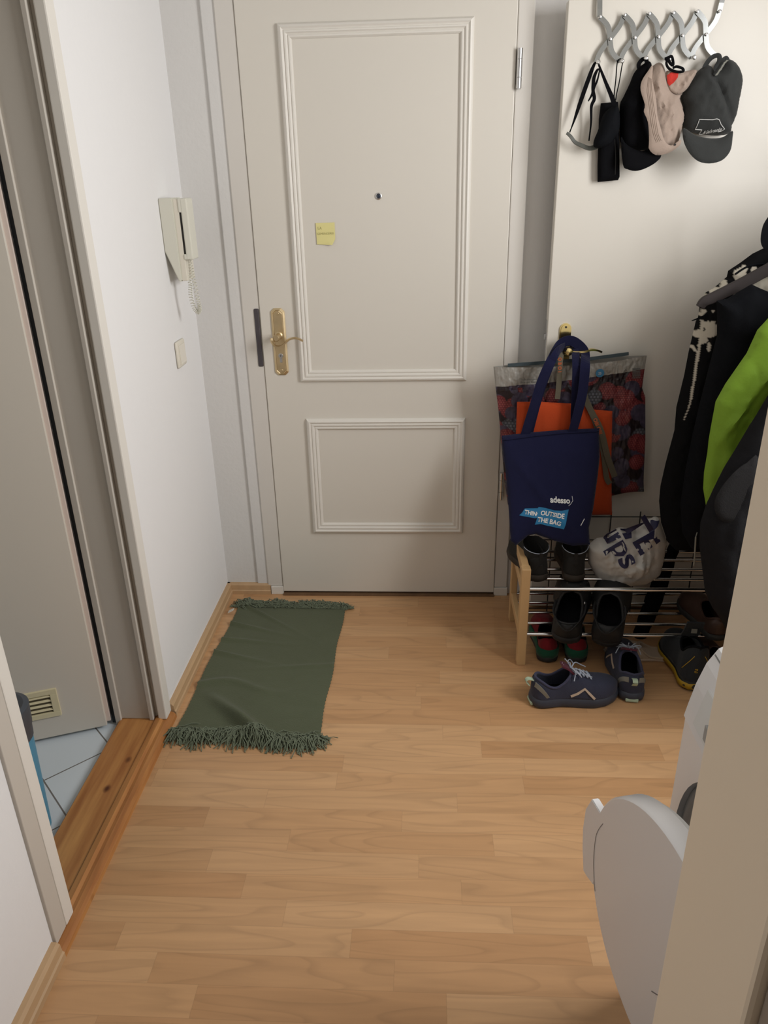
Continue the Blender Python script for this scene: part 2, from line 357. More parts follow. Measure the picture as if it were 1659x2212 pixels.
# brass plate with chamfered corners, lever, cylinder
def plate(bm, cx, z0, z1, w, y0, th, ch):
    def ring(i, y): 
        W = w/2-i; a, b = z0+i, z1-i
        return [bm.verts.new((cx+x, y, z)) for x, z in ((-W+ch, a), (W-ch, a), (W, a+ch), (W, b-ch), (W-ch, b), (-W+ch, b), (-W, b-ch), (-W, a+ch))]
    r = [ring(0, y0), ring(0, y0-th*.5), ring(.006, y0-th), ring(.0075, y0-th*.8), ring(.009, y0-th)]
    for a, b in zip(r, r[1:]):
        for k in range(8): bm.faces.new((a[k], a[(k+1) % 8], b[(k+1) % 8], b[k]))
    bm.faces.new(r[-1]); bmesh.ops.recalc_face_normals(bm, faces=bm.faces); return bm
pl = obj('handle_plate', plate(bmesh.new(), .063, .905, 1.139, .048, 0, .007, .011), m_brass, d); setp(pl, 'tarnished brass handle plate')
for z in (1.121, .922):
    s = lathe(bmesh.new(), [(.0055, 0), (.0055, .0015), (.004, .003), (0, .003)], (.063, -.006, z), (0, -1, 0)); obj('screw', s, m_brass, pl)
lv = bmesh.new()
lathe(lv, [(.014, 0), (.014, .004), (.010, .007), (.009, .034), (.012, .036), (.012, .050), (.009, .054), (0, .054)], (.062, -.006, 1.046), (0, -1, 0), 28)
pts = spline([(.051, -.055, 1.046), (.049, -.057, 1.030), (.058, -.057, 1.019), (.075, -.056, 1.018), (.092, -.055, 1.030), (.106, -.053, 1.041), (.124, -.051, 1.045), (.140, -.048, 1.041), (.152, -.045, 1.034)], 6)
ribbon(lv, pts, lambda t: .019-.006*t, .0052, n=(0, 0, 1) if False else (.3, 0, 1))
obj('door_handle', lv, m_brass, d, True)
lk = bmesh.new(); lathe(lk, [(.0085, 0), (.0085, .003), (.0075, .004), (0, .004)], (.064, -.006, .975), (0, -1, 0)); box(lk, (.0595, -.009, .951), (.0685, -.005, .972), .001)
k = obj('lock_cylinder', lk, m_steel, d); obj('keyhole', B(((.0632, -.0112, .9715), (.0648, -.0098, .9785))), m_dark, k)
ph = obj('peephole', lathe(bmesh.new(), [(.0105, 0), (.0105, .003), (.008, .004), (.006, .002), (0, .002)], (.424, 0, 1.491), (0, -1, 0)), m_steel, d)
obj('lens', lathe(bmesh.new(), [(.0058, 0), (.004, .0015), (0, .002)], (.424, -.002, 1.491), (0, -1, 0)), mat('peephole_glass', (.02, .03, .05), .05, coat=1), ph)
for z0, z1, mm in ((1.787, 1.893, m_steel), (.425, .53, m_steel)):
    h = bmesh.new(); 
    for a, b in ((z0, z0+.028), (z0+.0295, z1-.0295), (z1-.028, z1)): cyl(h, (.861, -.009, a), (.861, -.009, b), .0085, seg=16)
    cyl(h, (.861, -.009, z0-.004), (.861, -.009, z0), .006, seg=12); box(h, (.853, -.009, z0+.01), (.869, .006, z1-.01))
    setp(obj('hinge', h, mm, d, False), 'steel barrel hinge')
sp = bmesh.new(); box(sp, (-.021, -.0005, .935), (-.003, .006, 1.138), .004); setp(obj('strike_plate', sp, mat('grey_strike', (.10, .09, .10), .4, .6), d), 'dark grey strike plate')
rng = random.Random(4)
# sticky note
sn_poly = [(.214, 1.346), (.266, 1.344), (.276, 1.362), (.276, 1.414), (.213, 1.413)]
n_ob, n_s = sheet('sticky_note', sn_poly, -.0022, .0004, .01, mat('yellow_paper', (.74, .68, .30), .8), None, .006, back=.1, shift=lambda x, z: -.010*max(0, (1.37-z)/.026)**2*max(0, (x-.235)/.04))
setp(n_ob, 'yellow sticky note with two lines of pencil writing stuck on the white entry door', 'note')
m_pen = mat('pencil', (.40, .37, .15), .8)
text('handwriting', 'LA', .012, m_pen, n_ob, (.219, 1.393), (1, 0), (0, 1), n_s, .0006)
text('handwriting', 'GEMENGEREI', .0095, m_pen, n_ob, (.216, 1.376), (1, .02), (0, 1), n_s, .0006)
# skirting boards
def skirt(name, a, b, nrm, h=.045, t=.018):
    bm = bmesh.new(); a = Vector(a); b = Vector(b); n = Vector(nrm)
    pr = [(0, 0), (t+.004, 0), (t+.004, h*.35), (t, h*.42), (t-.002, h*.85), (t-.008, h), (0, h)]
    R = [[bm.verts.new(q+n*u+Vector((0, 0, z))) for u, z in pr] for q in (a, b)]
    for k in range(len(pr)): bm.faces.new((R[0][k], R[0][(k+1) % len(pr)], R[1][(k+1) % len(pr)], R[1][k]))
    bm.faces.new(R[0]); bm.faces.new(R[1][::-1]); bmesh.ops.recalc_face_normals(bm, faces=bm.faces); return bm
m_skirt = mat('beech_skirting', (.50, .33, .18), .5, bump=.1, bscale=20, var=.15, vscale=9, stretch=(4, .6, 4))
struct('baseboard_left', skirt('b', (WX, .018, 0), (WX, -.772, 0), (1, 0, 0)), m_skirt)
struct('baseboard_left_near', skirt('b', (WX, -1.585, 0), (WX, -2.7, 0), (1, 0, 0), .047, .020), m_skirt)
struct('baseboard_back', skirt('b', (WX, .018, 0), (-.052, .018, 0), (0, -1, 0)), m_skirt)
# bathroom doorway: threshold, linings, casings
bm = bmesh.new(); pr = [(-.376, .0), (-.376, .014), (-.372, .018), (-.262, .021), (-.258, .026), (-.243, .028), (-.236, .021), (-.227, .022), (-.216, .019), (-.209, .011), (-.207, 0)]
R = [[bm.verts.new((x, y, z)) for x, z in pr] for y in (-1.586, -.776)]
for k in range(len(pr)-1): bm.faces.new((R[0][k], R[0][k+1], R[1][k+1], R[1][k]))
bm.faces.new(R[0]); bm.faces.new(R[1][::-1]); bmesh.ops.recalc_face_normals(bm, faces=bm.faces)
struct('trim_5', bm, m_thr)
# far lining (faces the camera), near lining, lintel
struct('trim_6', B(((-.372, -.812, .02), (-.276, -.790, 2.02)), ((-.386, -.820, 0), (-.368, -.79, 2.02)), ((-.276, -.822, .022), (-.264, -.79, 2.02)), ((-.264, -.801, .022), (-.246, -.79, 2.02)), bev=.0015), m_jamb)
struct('trim_7', B(((-.250, -.818, .022), (-.2225, -.772, 2.06)), bev=.004), m_mould)
struct('trim_8', B(((-.372, -1.530, .02), (-.276, -1.512, 2.02)), ((-.254, -1.533, .03), (-.222, -1.497, 2.06)), bev=.003), m_mould)
struct('trim_9', B(((-.256, -1.580, .030), (-.2235, -1.533, 2.06)), bev=.002), m_jamb)
struct('trim_10', B(((-.372, -1.53, 1.985), (-.25, -.79, 2.02)), ((-.25, -1.575, 1.985), (-.222, -.772, 2.05)), bev=.003), m_jamb)
# lining of the doorway the camera stands in
struct('trim_11', B(((.79, -2.335, 0), (.81, -2.20, 2.03)), bev=.004), m_lining)
struct('trim_12', B(((.798, -2.352, 0), (.868, -2.334, 2.05)), bev=.004), mat('near_casing', (.30, .25, .20), .5))
struct('trim_13', B(((-.402, -.808, .0), (-.386, -.795, 2.0))), mat('hinge_gap_shade', (.012, .018, .024), .6))  # dark strip standing in for the shaded gap beside the bathroom door
# bathroom door, ajar into the bathroom
an = math.radians(180+21); hx, hy = -.420, -.800
bd = bpy.data.objects.new('door_2', None); COL.objects.link(bd); bd['kind'] = 'structure'; bd.location = (hx, hy, 0); bd.rotation_euler = (0, 0, an)
obj('door_leaf', B(((0, 0, .012), (.68, .040, 2.0)), bev=.003), m_bdoor, bd, local=True)
obj('door_edge_strip', B(((-.012, -.004, .02), (.004, .030, 2.0)), bev=.002), mat('edge_lacquer', (.62, .52, .46), .5), bd, local=True)
gx0, gx1, gz0, gz1 = .118, .330, .088, .185
gf = bmesh.new()
for a, b in (((gx0, .038, gz0), (gx1, .046, gz0+.017)), ((gx0, .038, gz1-.017), (gx1, .046, gz1)), ((gx0, .038, gz0+.017), (gx0+.02, .046, gz1-.017)), ((gx1-.02, .038, gz0+.017), (gx1, .046, gz1-.017))): box(gf, a, b, .0012)
vg = obj('vent_grille', gf, m_creamy, bd, local=True); setp(vg, 'yellowed plastic vent grille')
obj('vent_opening', B(((gx0+.018, .036, gz0+.015), (gx1-.018, .0405, gz1-.015))), mat('vent_shade', (.09, .075, .04), .9), vg, local=True)
sl = bmesh.new()
for i in range(4):
    z = gz0+.023+i*.0155
    vs = [(gx0+.02, .040, z), (gx0+.02, .0455, z+.002), (gx0+.02, .0455, z+.0035), (gx0+.02, .040, z+.008)]
    extr(sl, [(v[1], v[2]) for v in vs], lambda a, b: Vector((gx0+.02, a, b)), (gx1-gx0-.04, 0, 0))
obj('slats', sl, m_creamy, vg, local=True)
# white inner door that stands open, with hooks and bags on it
ix0, ix1, iy = .982, 1.842, -.10
d3 = setp(obj('door_3', B(((ix0, iy, .012), (ix1, iy+.042, 1.995)), ((ix0+.004, iy+.042, .012), (ix1-.01, iy+.055, 1.985)), bev=.002), m_door), kind='structure')
obj('latch_plate', B(((ix0-.0015, iy+.012, .93), (ix0+.002, iy+.034, 1.10)), ((ix0-.007, iy+.016, 1.035), (ix0+.001, iy+.030, 1.055)), bev=.0008), m_steel, d3)
bm = bmesh.new(); z0, z1, cx, w = .885, 1.093, 1.040, .038
pp = [(cx-w/2, z0), (cx+w/2, z0)]+[(cx+w/2*math.cos(a), z1-w/2+w/2*math.sin(a)) for a in [PI*k/12 for k in range(13)]]
extr(bm, pp, lambda a, b: Vector((a, iy, b)), (0, -.009, 0)); bmesh.ops.bevel(bm, geom=[e for e in bm.edges if all(v.co.y < iy-.005 for v in e.verts)], offset=.004, segments=2, affect='EDGES')
p3 = setp(obj('handle_plate', bm, m_brass2, d3), 'polished brass plate'); obj('screw', lathe(bmesh.new(), [(.0035, 0), (.0035, .001), (0, .001)], (cx, iy-.009, z1-.012), (0, -1, 0)), m_dark, p3)
bm = bmesh.new(); lathe(bm, [(.010, 0), (.009, .04), (.014, .045), (.015, .056), (.011, .064), (0, .066)], (1.045, iy-.008, 1.012), (0, -1, 0))
ribbon(bm, spline([(1.045, iy-.056, 1.012), (1.07, iy-.058, 1.010), (1.095, iy-.058, 1.011), (1.12, iy-.056, 1.016), (1.142, iy-.053, 1.012), (1.152, iy-.05, 1.006)], 6), lambda t: .020-.006*t, .006, n=(0, 0, 1))
obj('door_handle', bm, m_brass2, d3, True)
# wall things on the left wall
ic = thing('intercom_handset', 'ivory wall intercom telephone with coiled cord on the white left wall', 'intercom', (WX, -.19, 1.25))
bm = bmesh.new(); extr(bm, [(WX, 1.503), (-.186, 1.503), (-.186, 1.262), (-.196, 1.258), (WX, 1.352)], lambda a, b: Vector((a, -.235, b)), (0, .092, 0)); bmesh.ops.bevel(bm, geom=list(bm.edges), offset=.003, segments=2, affect='EDGES')
obj('base', bm, m_ivory, ic)
obj('cradle', B(((-.187, -.232, 1.262), (-.170, -.146, 1.500)), bev=.002), m_cream, ic)
obj('hook_slot', B(((-.1708, -.232, 1.335), (-.164, -.150, 1.462))), m_dark, ic)
hs = bmesh.new(); box(hs, (-.1645, -.236, 1.325), (-.143, -.172, 1.502), .004); box(hs, (-.172, -.235, 1.462), (-.15, -.172, 1.502), .003); box(hs, (-.172, -.235, 1.325), (-.15, -.172, 1.342), .003)
obj('handset', hs, m_ivory, ic)
cd_ = bmesh.new(); path = spline([(-.163, -.20, 1.325), (-.160, -.205, 1.29), (-.155, -.21, 1.25), (-.150, -.212, 1.20), (-.150, -.205, 1.172), (-.158, -.20, 1.160), (-.168, -.205, 1.175), (-.172, -.212, 1.215), (-.168, -.215, 1.25), (-.172, -.21, 1.285)], 40)
hel = []
for i in range(len(path)-1):
    t = i/(len(path)-1); T = (path[i+1]-path[i]).normalized(); u = Vector((0, 1, 0)); u = (u-T*u.dot(T)).normalized(); v = T.cross(u); a = i*2*PI/8.5; rr = .0058*min(1, t*12, (1-t)*12)
    hel.append(path[i]+(u*math.cos(a)+v*math.sin(a))*rr)
tube(cd_, hel, .0014, 5); obj('coiled_cord', cd_, m_ivory, ic, True)
sw = thing('light_switch', 'cream rocker light switch with rounded frame on the left wall', 'switch', (WX, -.215, 1.03))
bm = bmesh.new(); box(bm, (WX, -.263, .990), (WX+.010, -.178, 1.075), .006, 3); obj('switch_frame', bm, m_cream, sw, True)
bm = bmesh.new(); extr(bm, [(WX+.009, 1.003), (WX+.014, 1.003), (WX+.0115, 1.062), (WX+.009, 1.062)], lambda a, b: Vector((a, -.250, b)), (0, .058, 0)); obj('rocker', bm, mat('rocker_cream', (.76, .72, .63), .35), sw)
# ------------------------------------------------------------------ green rug
rug = thing('woven_rug', 'green woven cotton rug with yarn fringes lying along the left skirting', 'rug', (.04, -.48, 0))
def rz_(x, y):
    h = .004
    # crumple at the near left end: a diagonal fold and small ripples
    ax, ay, bx, by = -.10, -.70, .06, -.85
    t = ((x-ax)*(bx-ax)+(y-ay)*(by-ay))/((bx-ax)**2+(by-ay)**2); t = max(-.25, min(1.1, t)); dd = math.hypot(x-ax-t*(bx-ax), y-ay-t*(by-ay))
    h += .036*math.exp(-(dd/.022)**2)*max(0, min(1, t+.35))
    dd = abs(y+.60+.12*(x+.2)+.02*math.sin(x*20)); h += .010*math.exp(-(dd/.016)**2)*max(0, min(1, (.15-x)/.2))
    for yy, xx, a, sgn in ((-.23, -.17, .007, .35), (-.34, -.18, .006, .12), (-.42, -.19, .007, .30), (-.13, -.10, .006, .8), (-.50, .2, .003, -.1)):
        dd = abs(y-yy+sgn*(x-xx)); h += 1.7*a*math.exp(-(dd/.010)**2)*math.exp(-((x-xx)/.16)**2)
    h += .0022*abs(fbm(x, y, 0, 7)); return h
bm = bmesh.new(); NX, NY = 90, 140; G = []
for j in range(NY+1):
    v = j/NY; row = []
    for i in range(NX+1):
        u = i/NX; y = (-.108-.012*u)*(1-v)+(-.838-.030*u)*v
        x = (-.162+(-.193+.162)*v+.004*math.sin(v*9))*(1-u)+(.262-.006*v+.003*math.sin(v*14))*u
        x += .0012*math.sin(v*260)*(1 if i in (0, NX) else 0)
        y += .012*math.exp(-((u-.42)/.1)**2)*v**6
        row.append((x, y))
    G.append(row)
for s in (0, 1):
    vv = [[bm.verts.new((x, y, rz_(x, y)-(0 if s == 0 else .0035))) for x, y in r] for r in G]
    for j in range(NY):
        for i in range(NX):
            q = (vv[j][i], vv[j+1][i], vv[j+1][i+1], vv[j][i+1]); bm.faces.new(q if s == 0 else q[::-1])
    if s == 0: top = vv
def rim(a, b): bm.faces.new((a[0], a[1], b[1], b[0]))
for j in range(NY): bm.faces.new((top[j][0], vv[j][0], vv[j+1][0], top[j+1][0])); bm.faces.new((top[j][NX], top[j+1][NX], vv[j+1][NX], vv[j][NX]))
for i in range(NX): bm.faces.new((top[0][i], top[0][i+1], vv[0][i+1], vv[0][i])); bm.faces.new((top[NY][i], vv[NY][i], vv[NY][i+1], top[NY][i+1]))
bmesh.ops.recalc_face_normals(bm, faces=bm.faces)
obj('weave', bm, m_rug, rug, True)
rng = random.Random(11)
for end in (0, 1):
    bm = bmesh.new(); row = G[0] if end == 0 else G[NY]; sg = 1 if end == 0 else -1
    n = 62
    for k in range(n):
        u = (k+.5)/n; x, y = row[min(NX, int(u*NX))]; z = rz_(x, y)
        tuft = (.026 if end == 0 else .036)+(.020 if end == 0 else .026)*abs(math.sin(u*13+end*2)+.5*math.sin(u*31))
        for s in range(13):
            a = rng.gauss(.12, .62); ln = tuft*rng.uniform(.7, 1.35); p = [Vector((x, y-sg*.004, z+.002))]; dx, dy = math.sin(a), sg*math.cos(a)
            hh = rng.uniform(.002, .015)
            for q in range(1, 6):
                t = q/5; w_ = rng.gauss(0, .0042)
                p.append(Vector((x+dx*ln*t+w_, y+dy*ln*t+rng.gauss(0, .0042), max(.0015, z*(1-t)+hh*math.sin(t*PI)*1.2+rng.uniform(.0008, .003)))))
            tube(bm, p, .0016, 4)
        bmesh.ops.create_icosphere(bm, subdivisions=1, radius=.0028, matrix=Matrix.Translation((x, y-sg*.0005, z+.001)))
    # longer strands at the outer corners
    for (cx, cy, ddx, ddy) in (((.262, -.12, .03, -.004), (-.16, -.11, -.0, .0)) if end == 0 else ((.256, -.868, .035, .0), (-.193, -.84, -.022, -.03))):
        for s in range(26):
            p = [Vector((cx+rng.gauss(-.01, .01), cy+rng.gauss(0, .005), .004))]
            for q in range(1, 6): t = q/5; p.append(p[0]+Vector((ddx*t+rng.gauss(0, .005), ddy*t+rng.gauss(0, .005)+sg*.012*t, rng.uniform(0, .006))))
            tube(bm, p, .0012, 4)
    setp(obj('fringe', bm, m_fringe, rug, True), kind='stuff')
bm = bmesh.new(); box(bm, (-.192, -.168, .020), (-.168, -.150, .022)); bmesh.ops.rotate(bm, verts=bm.verts, cent=(-.17, -.16, .02), matrix=Matrix.Rotation(-.5, 3, 'Y')); setp(obj('care_tag', bm, mat('tag_white', (.7, .7, .66), .8), rug), 'small white care tag')
# ------------------------------------------------------------------ blue bucket in the bathroom
bk = thing('mop_bucket', 'blue bucket with dark grey rim on the bathroom tiles behind the door casing', 'bucket', (-.518, -1.34, 0))
m_blue = mat('blue_plastic', (.07, .27, .42), .4); m_gp = mat('dark_grey_plastic', (.06, .07, .085), .45); m_teal = mat('teal_plastic', (.07, .32, .36), .4)
def obround(hx, hy, r, n=8):
    out = []
    for cx, cy, a0 in ((hx-r, hy-r, 0), (-hx+r, hy-r, PI/2), (-hx+r, -hy+r, PI), (hx-r, -hy+r, 3*PI/2)):
        out += [(cx+r*math.cos(a0+PI/2*k/n), cy+r*math.sin(a0+PI/2*k/n)) for k in range(n+1)]
    return out
def shell(bm, levels, cx, cy, capb=True):
    R = [[bm.verts.new((cx+x, cy+y, z)) for x, y in obround(hx, hy, r)] for hx, hy, r, z in levels]
    for a, b in zip(R, R[1:]):
        n = len(a)
        for k in range(n): bm.faces.new((a[k], a[(k+1) % n], b[(k+1) % n], b[k]))
    if capb: bm.faces.new(R[0][::-1]); bm.faces.new(R[-1])
    bmesh.ops.recalc_face_normals(bm, faces=bm.faces); return bm
bx, by = -.518, -1.34
obj('body', shell(bmesh.new(), [(.128, .132, .05, .028), (.138, .143, .06, .335), (.132, .137, .06, .335), (.122, .126, .05, .04)], bx, by), m_blue, bk, True)
obj('rim', shell(bmesh.new(), [(.139, .144, .06, .315), (.140, .145, .06, .345), (.143, .148, .065, .35), (.145, .150, .065, .405), (.135, .140, .06, .41), (.124, .129, .055, .405), (.122, .127, .055, .34)], bx, by, False), m_gp, bk, True)
obj('inner_basket', shell(bmesh.new(), [(.09, .10, .05, .20), (.116, .121, .055, .40), (.120, .125, .055, .402), (.123, .128, .055, .397), (.121, .126, .055, .36)], bx, by, False), m_teal, bk, True)
hb = bmesh.new(); tube(hb, spline([(bx+.146, by-.05, .395), (bx+.152, by-.06, .355), (bx+.150, by-.03, .335), (bx+.146, by+.04, .34)], 6), .009, 8); obj('handle', hb, m_gp, bk, True)
for yy in (-.075, .075):
    obj('wheel', lathe(bmesh.new(), [(.014, 0), (.017, .003), (.017, .012), (.014, .015)], (bx+.113, by+yy, .017), (1, 0, 0)), m_white2, bk, True)
obj('foot', B(((bx-.08, by-.08, 0), (bx-.05, by+.08, .035)), bev=.005), m_gp, bk)
# ------------------------------------------------------------------ washing machine
MX, MY0, MY1 = 1.015, -2.195, -1.610
wm = thing('washing_machine', 'white front loading washing machine with its round door ajar', 'washing machine', (1.3, -1.9, 0))
bm = bmesh.new()
ro = [(MX, .012), (MX, .700), (MX-.003, .704), (MX+.001, .730), (MX+.008, .770), (MX+.019, .810), (MX+.034, .838), (MX+.060, .853), (1.61, .850), (1.61, .012)]
extr(bm, ro, lambda a, b: Vector((a, MY0, b)), (0, MY1-MY0, 0))
bmesh.ops.bevel(bm, geom=[e for e in bm.edges if abs(e.verts[0].co.y-e.verts[1].co.y) < 1e-4], offset=.008, segments=3, affect='EDGES')
body = obj('body', bm, m_white, wm)
cut = lathe(bmesh.new(), [(.214, -.02), (.214, .12)], (MX, -1.862, .495), (1, 0, 0), 48); cutter_me = bpy.data.meshes.new('c'); cut.to_mesh(cutter_me); cut.free()
cutter = bpy.data.objects.new('c', cutter_me); COL.objects.link(cutter); cutter.parent = wm; cutter_me.transform(Matrix.Translation(wm.location).inverted())
md = body.modifiers.new('hole', 'BOOLEAN'); md.object = cutter; md.operation = 'DIFFERENCE'; md.solver = 'EXACT'
dg = bpy.context.evaluated_depsgraph_get(); dg.update(); nm = bpy.data.meshes.new_from_object(body.evaluated_get(dg)); body.modifiers.clear(); body.data = nm; bpy.data.objects.remove(cutter)
m_gasket = mat('grey_gasket', (.20, .205, .205), .6)
obj('door_gasket', lathe(bmesh.new(), [(.2135, .006), (.195, .003), (.165, .020), (.155, .05), (.165, .11), (.213, .11)], (MX+.004, -1.862, .495), (1, 0, 0), 48), m_gasket, wm, True)
obj('drum', lathe(bmesh.new(), [(.17, .10), (.22, .14), (.22, .16), (.0, .161)], (MX, -1.862, .495), (1, 0, 0), 40), m_steel, wm, True)
obj('top_panel', B(((MX+.070, MY0-.002, .842), (1.612, MY1+.002, .862)), bev=.006), m_white2, wm)
# detergent drawer and recessed grip on the fascia
dr = bmesh.new(); extr(dr, [(MX-.004, .722), (MX+.004, .762), (MX+.010, .788), (MX+.03, .788), (MX+.03, .722)], lambda a, b: Vector((a, -1.82, b)), (0, .16, 0)); obj('detergent_drawer', dr, m_white2, wm)
gp = obj('drawer_grip', B(((MX-.0045, -1.795, .728), (MX+.006, -1.705, .756)), bev=.001), mat('grip_shade', (.33, .34, .34), .5), wm)
sm = bmesh.new(); tube(sm, [(MX+.0285, MY0+.01, .8285), (MX+.0285, MY1-.012, .8285)], .0012, 6); obj('lid_seam', sm, mat('lid_seam_grey', (.2, .2, .19), .6), wm)
# small printed marks beside the drawer
def ringmark(y, z, r, m, par):
    b_ = bmesh.new(); tube(b_, [(MX+.0085, y+r*.8*math.cos(a), z+r*math.sin(a)) for a in [2*PI*k/20 for k in range(20)]], .0009, 5, closed=True)
    for q in (-.35, .35): tube(b_, [(MX+.0085, y+r*q, z-r*.6), (MX+.0085, y+r*q*.3, z+r*.6)], .0009, 5)
    return obj('printed_mark', b_, m, par)
ringmark(-1.757, .782, .011, mat('mark_grey', (.15, .15, .15), .5), wm); ringmark(-1.785, .771, .008, mat('mark_red', (.5, .03, .03), .5), wm)
for yy in (MY0+.05, MY1-.05):
    for xx in (MX+.05, 1.56): obj('foot', lathe(bmesh.new(), [(.018, 0), (.018, .006), (.01, .014)], (xx, yy, 0), (0, 0, 1), 14), m_gp, wm)
# the open porthole door: outer disc, ring and latch tab, hinged at its near side
dc = Vector((.924, -1.865, .46)); du = Vector((math.cos(-1.345), math.sin(-1.345), 0)); dn = Vector((-du.y, du.x, 0))   # dn points back to the machine
if dn.x < 0: dn = -dn
def dp(u, z, h): return dc+du*u+Vector((0, 0, z))+dn*h
bm = bmesh.new(); rings = []
for r, h in ((0.0, -.001), (.15, -.0005), (.2155, 0), (.219, .004), (.219, .034), (.212, .039), (.190, .039)):
    rings.append([bm.verts.new(dp(max(r, .0005)*math.cos(a), max(r, .0005)*math.sin(a)*1.0, h)) for a in [2*PI*k/72 for k in range(72)]])
for a, b in zip(rings, rings[1:]):
    for k in range(72): bm.faces.new((a[k], a[(k+1) % 72], b[(k+1) % 72], b[k]))
bm.faces.new(rings[0]); bm.faces.new(rings[-1][::-1]); bmesh.ops.recalc_face_normals(bm, faces=bm.faces)
pd = setp(obj('porthole_door', bm, m_white, wm, True), 'round white porthole door')
bm = bmesh.new(); rings = []
for r, h in ((.205, .034), (.208, .048), (.198, .056), (.150, .056)):
    rings.append([bm.verts.new(dp(r*math.cos(a), r*math.sin(a), h)) for a in [2*PI*k/72 for k in range(72)]])
for a, b in zip(rings, rings[1:]):
    for k in range(72): bm.faces.new((a[k], a[(k+1) % 72], b[(k+1) % 72], b[k]))
bmesh.ops.recalc_face_normals(bm, faces=bm.faces); obj('inner_ring', bm, m_white2, pd, True)
m_pglass = mat('porthole_glass', (.75, .78, .8), .03, trans=1.0)
obj('glass_bowl', lathe(bmesh.new(), [(.16, .052), (.15, .075), (.11, .10), (0, .105), (0, .101), (.108, .096), (.146, .073), (.156, .05)], dc, dn, 40), m_pglass, pd, True)
def on_disc(px, py):
    r_ = ray(px, py); t = (dc-Vector(CAM)).dot(dn)/r_.dot(dn); q = Vector(CAM)+r_*t-dc; return (q.dot(du), q.z)
lat = [on_disc(*q) for q in ((1302, 1780), (1291, 1760), (1271, 1727), (1258, 1748), (1252, 1790), (1251, 1830), (1253, 1882), (1262, 1897), (1274, 1913), (1281, 1880), (1285, 1830), (1292, 1800))]
bm = bmesh.new(); extr(bm, lat, lambda a, b: dp(a, b, .006), dn*.014); bmesh.ops.bevel(bm, geom=list(bm.edges), offset=.0016, segments=2, affect='EDGES'); obj('latch_handle', bm, m_white, pd)
bm = bmesh.new(); seam = spline([dp(*on_disc(*q), -.0008) for q in ((1303, 1779), (1293, 1793), (1287, 1812), (1283, 1857), (1284, 1900), (1286, 1925))], 6); tube(bm, seam, .0005, 5); obj('latch_seam', bm, mat('seam_grey', (.35, .34, .33), .6), pd)
bm = bmesh.new(); s1, s2 = dp(*on_disc(1409, 2141), -.001), dp(*on_disc(1425, 2151), -.001); tube(bm, [s1, s2], .0009, 5); obj('scuff', bm, mat('scuff_grey', (.2, .18, .17), .8), pd)
# hinge
obj('door_hinge', B(((MX-.018, -2.110, .42), (MX+.001, -2.080, .52)), bev=.003), m_white2, wm)
# ------------------------------------------------------------------ bench-like shoe rack
rk = thing('shoe_rack', 'two tier shoe rack with pine side frames and steel rods', 'shoe rack', (1.3, -.32, 0))
RXL, RXR, RZ1, RZ2 = .905, 1.700, .112, .288
RY = [-.455, -.385, -.315, -.245, -.178]
for x in (RXL, RXR):
    sf = obj('side_frame', B(((x-.015, -.478, 0), (x+.015, -.445, .372)), ((x-.012, -.195, 0), (x+.012, -.162, .405)), ((x-.012, -.446, .338), (x+.012, -.194, .372)), ((x-.010, -.446, RZ2-.022), (x+.010, -.194, RZ2+.012)), ((x-.010, -.446, RZ1-.022), (x+.010, -.194, RZ1+.012)), bev=.003), m_pine, rk)
for z in (RZ1, RZ2):
    for i, y in enumerate(RY):
        b_ = bmesh.new(); cyl(b_, (RXL+.008, y, z), (RXR-.008, y, z), .0072 if i == 0 else .0052, seg=14); obj('rod', b_, m_chrome, rk, True)
# wire grid behind it
wg = thing('wire_grid', 'black wire grid panel leaning on the door behind the shoe rack', 'grid', (1.2, -.13, 0))
b_ = bmesh.new()
for i in range(8): x = .935+.104*i; tube(b_, [(x, -.150, .004), (x+.004, -.118, .42)], .0022, 6)
for z in (.03, .10, .17, .24, .31, .40): tube(b_, [(.930, -.149+.031*z/.42, z), (1.668, -.149+.031*z/.42, z)], .0022, 6)
obj('wires', b_, m_wire, wg, True)
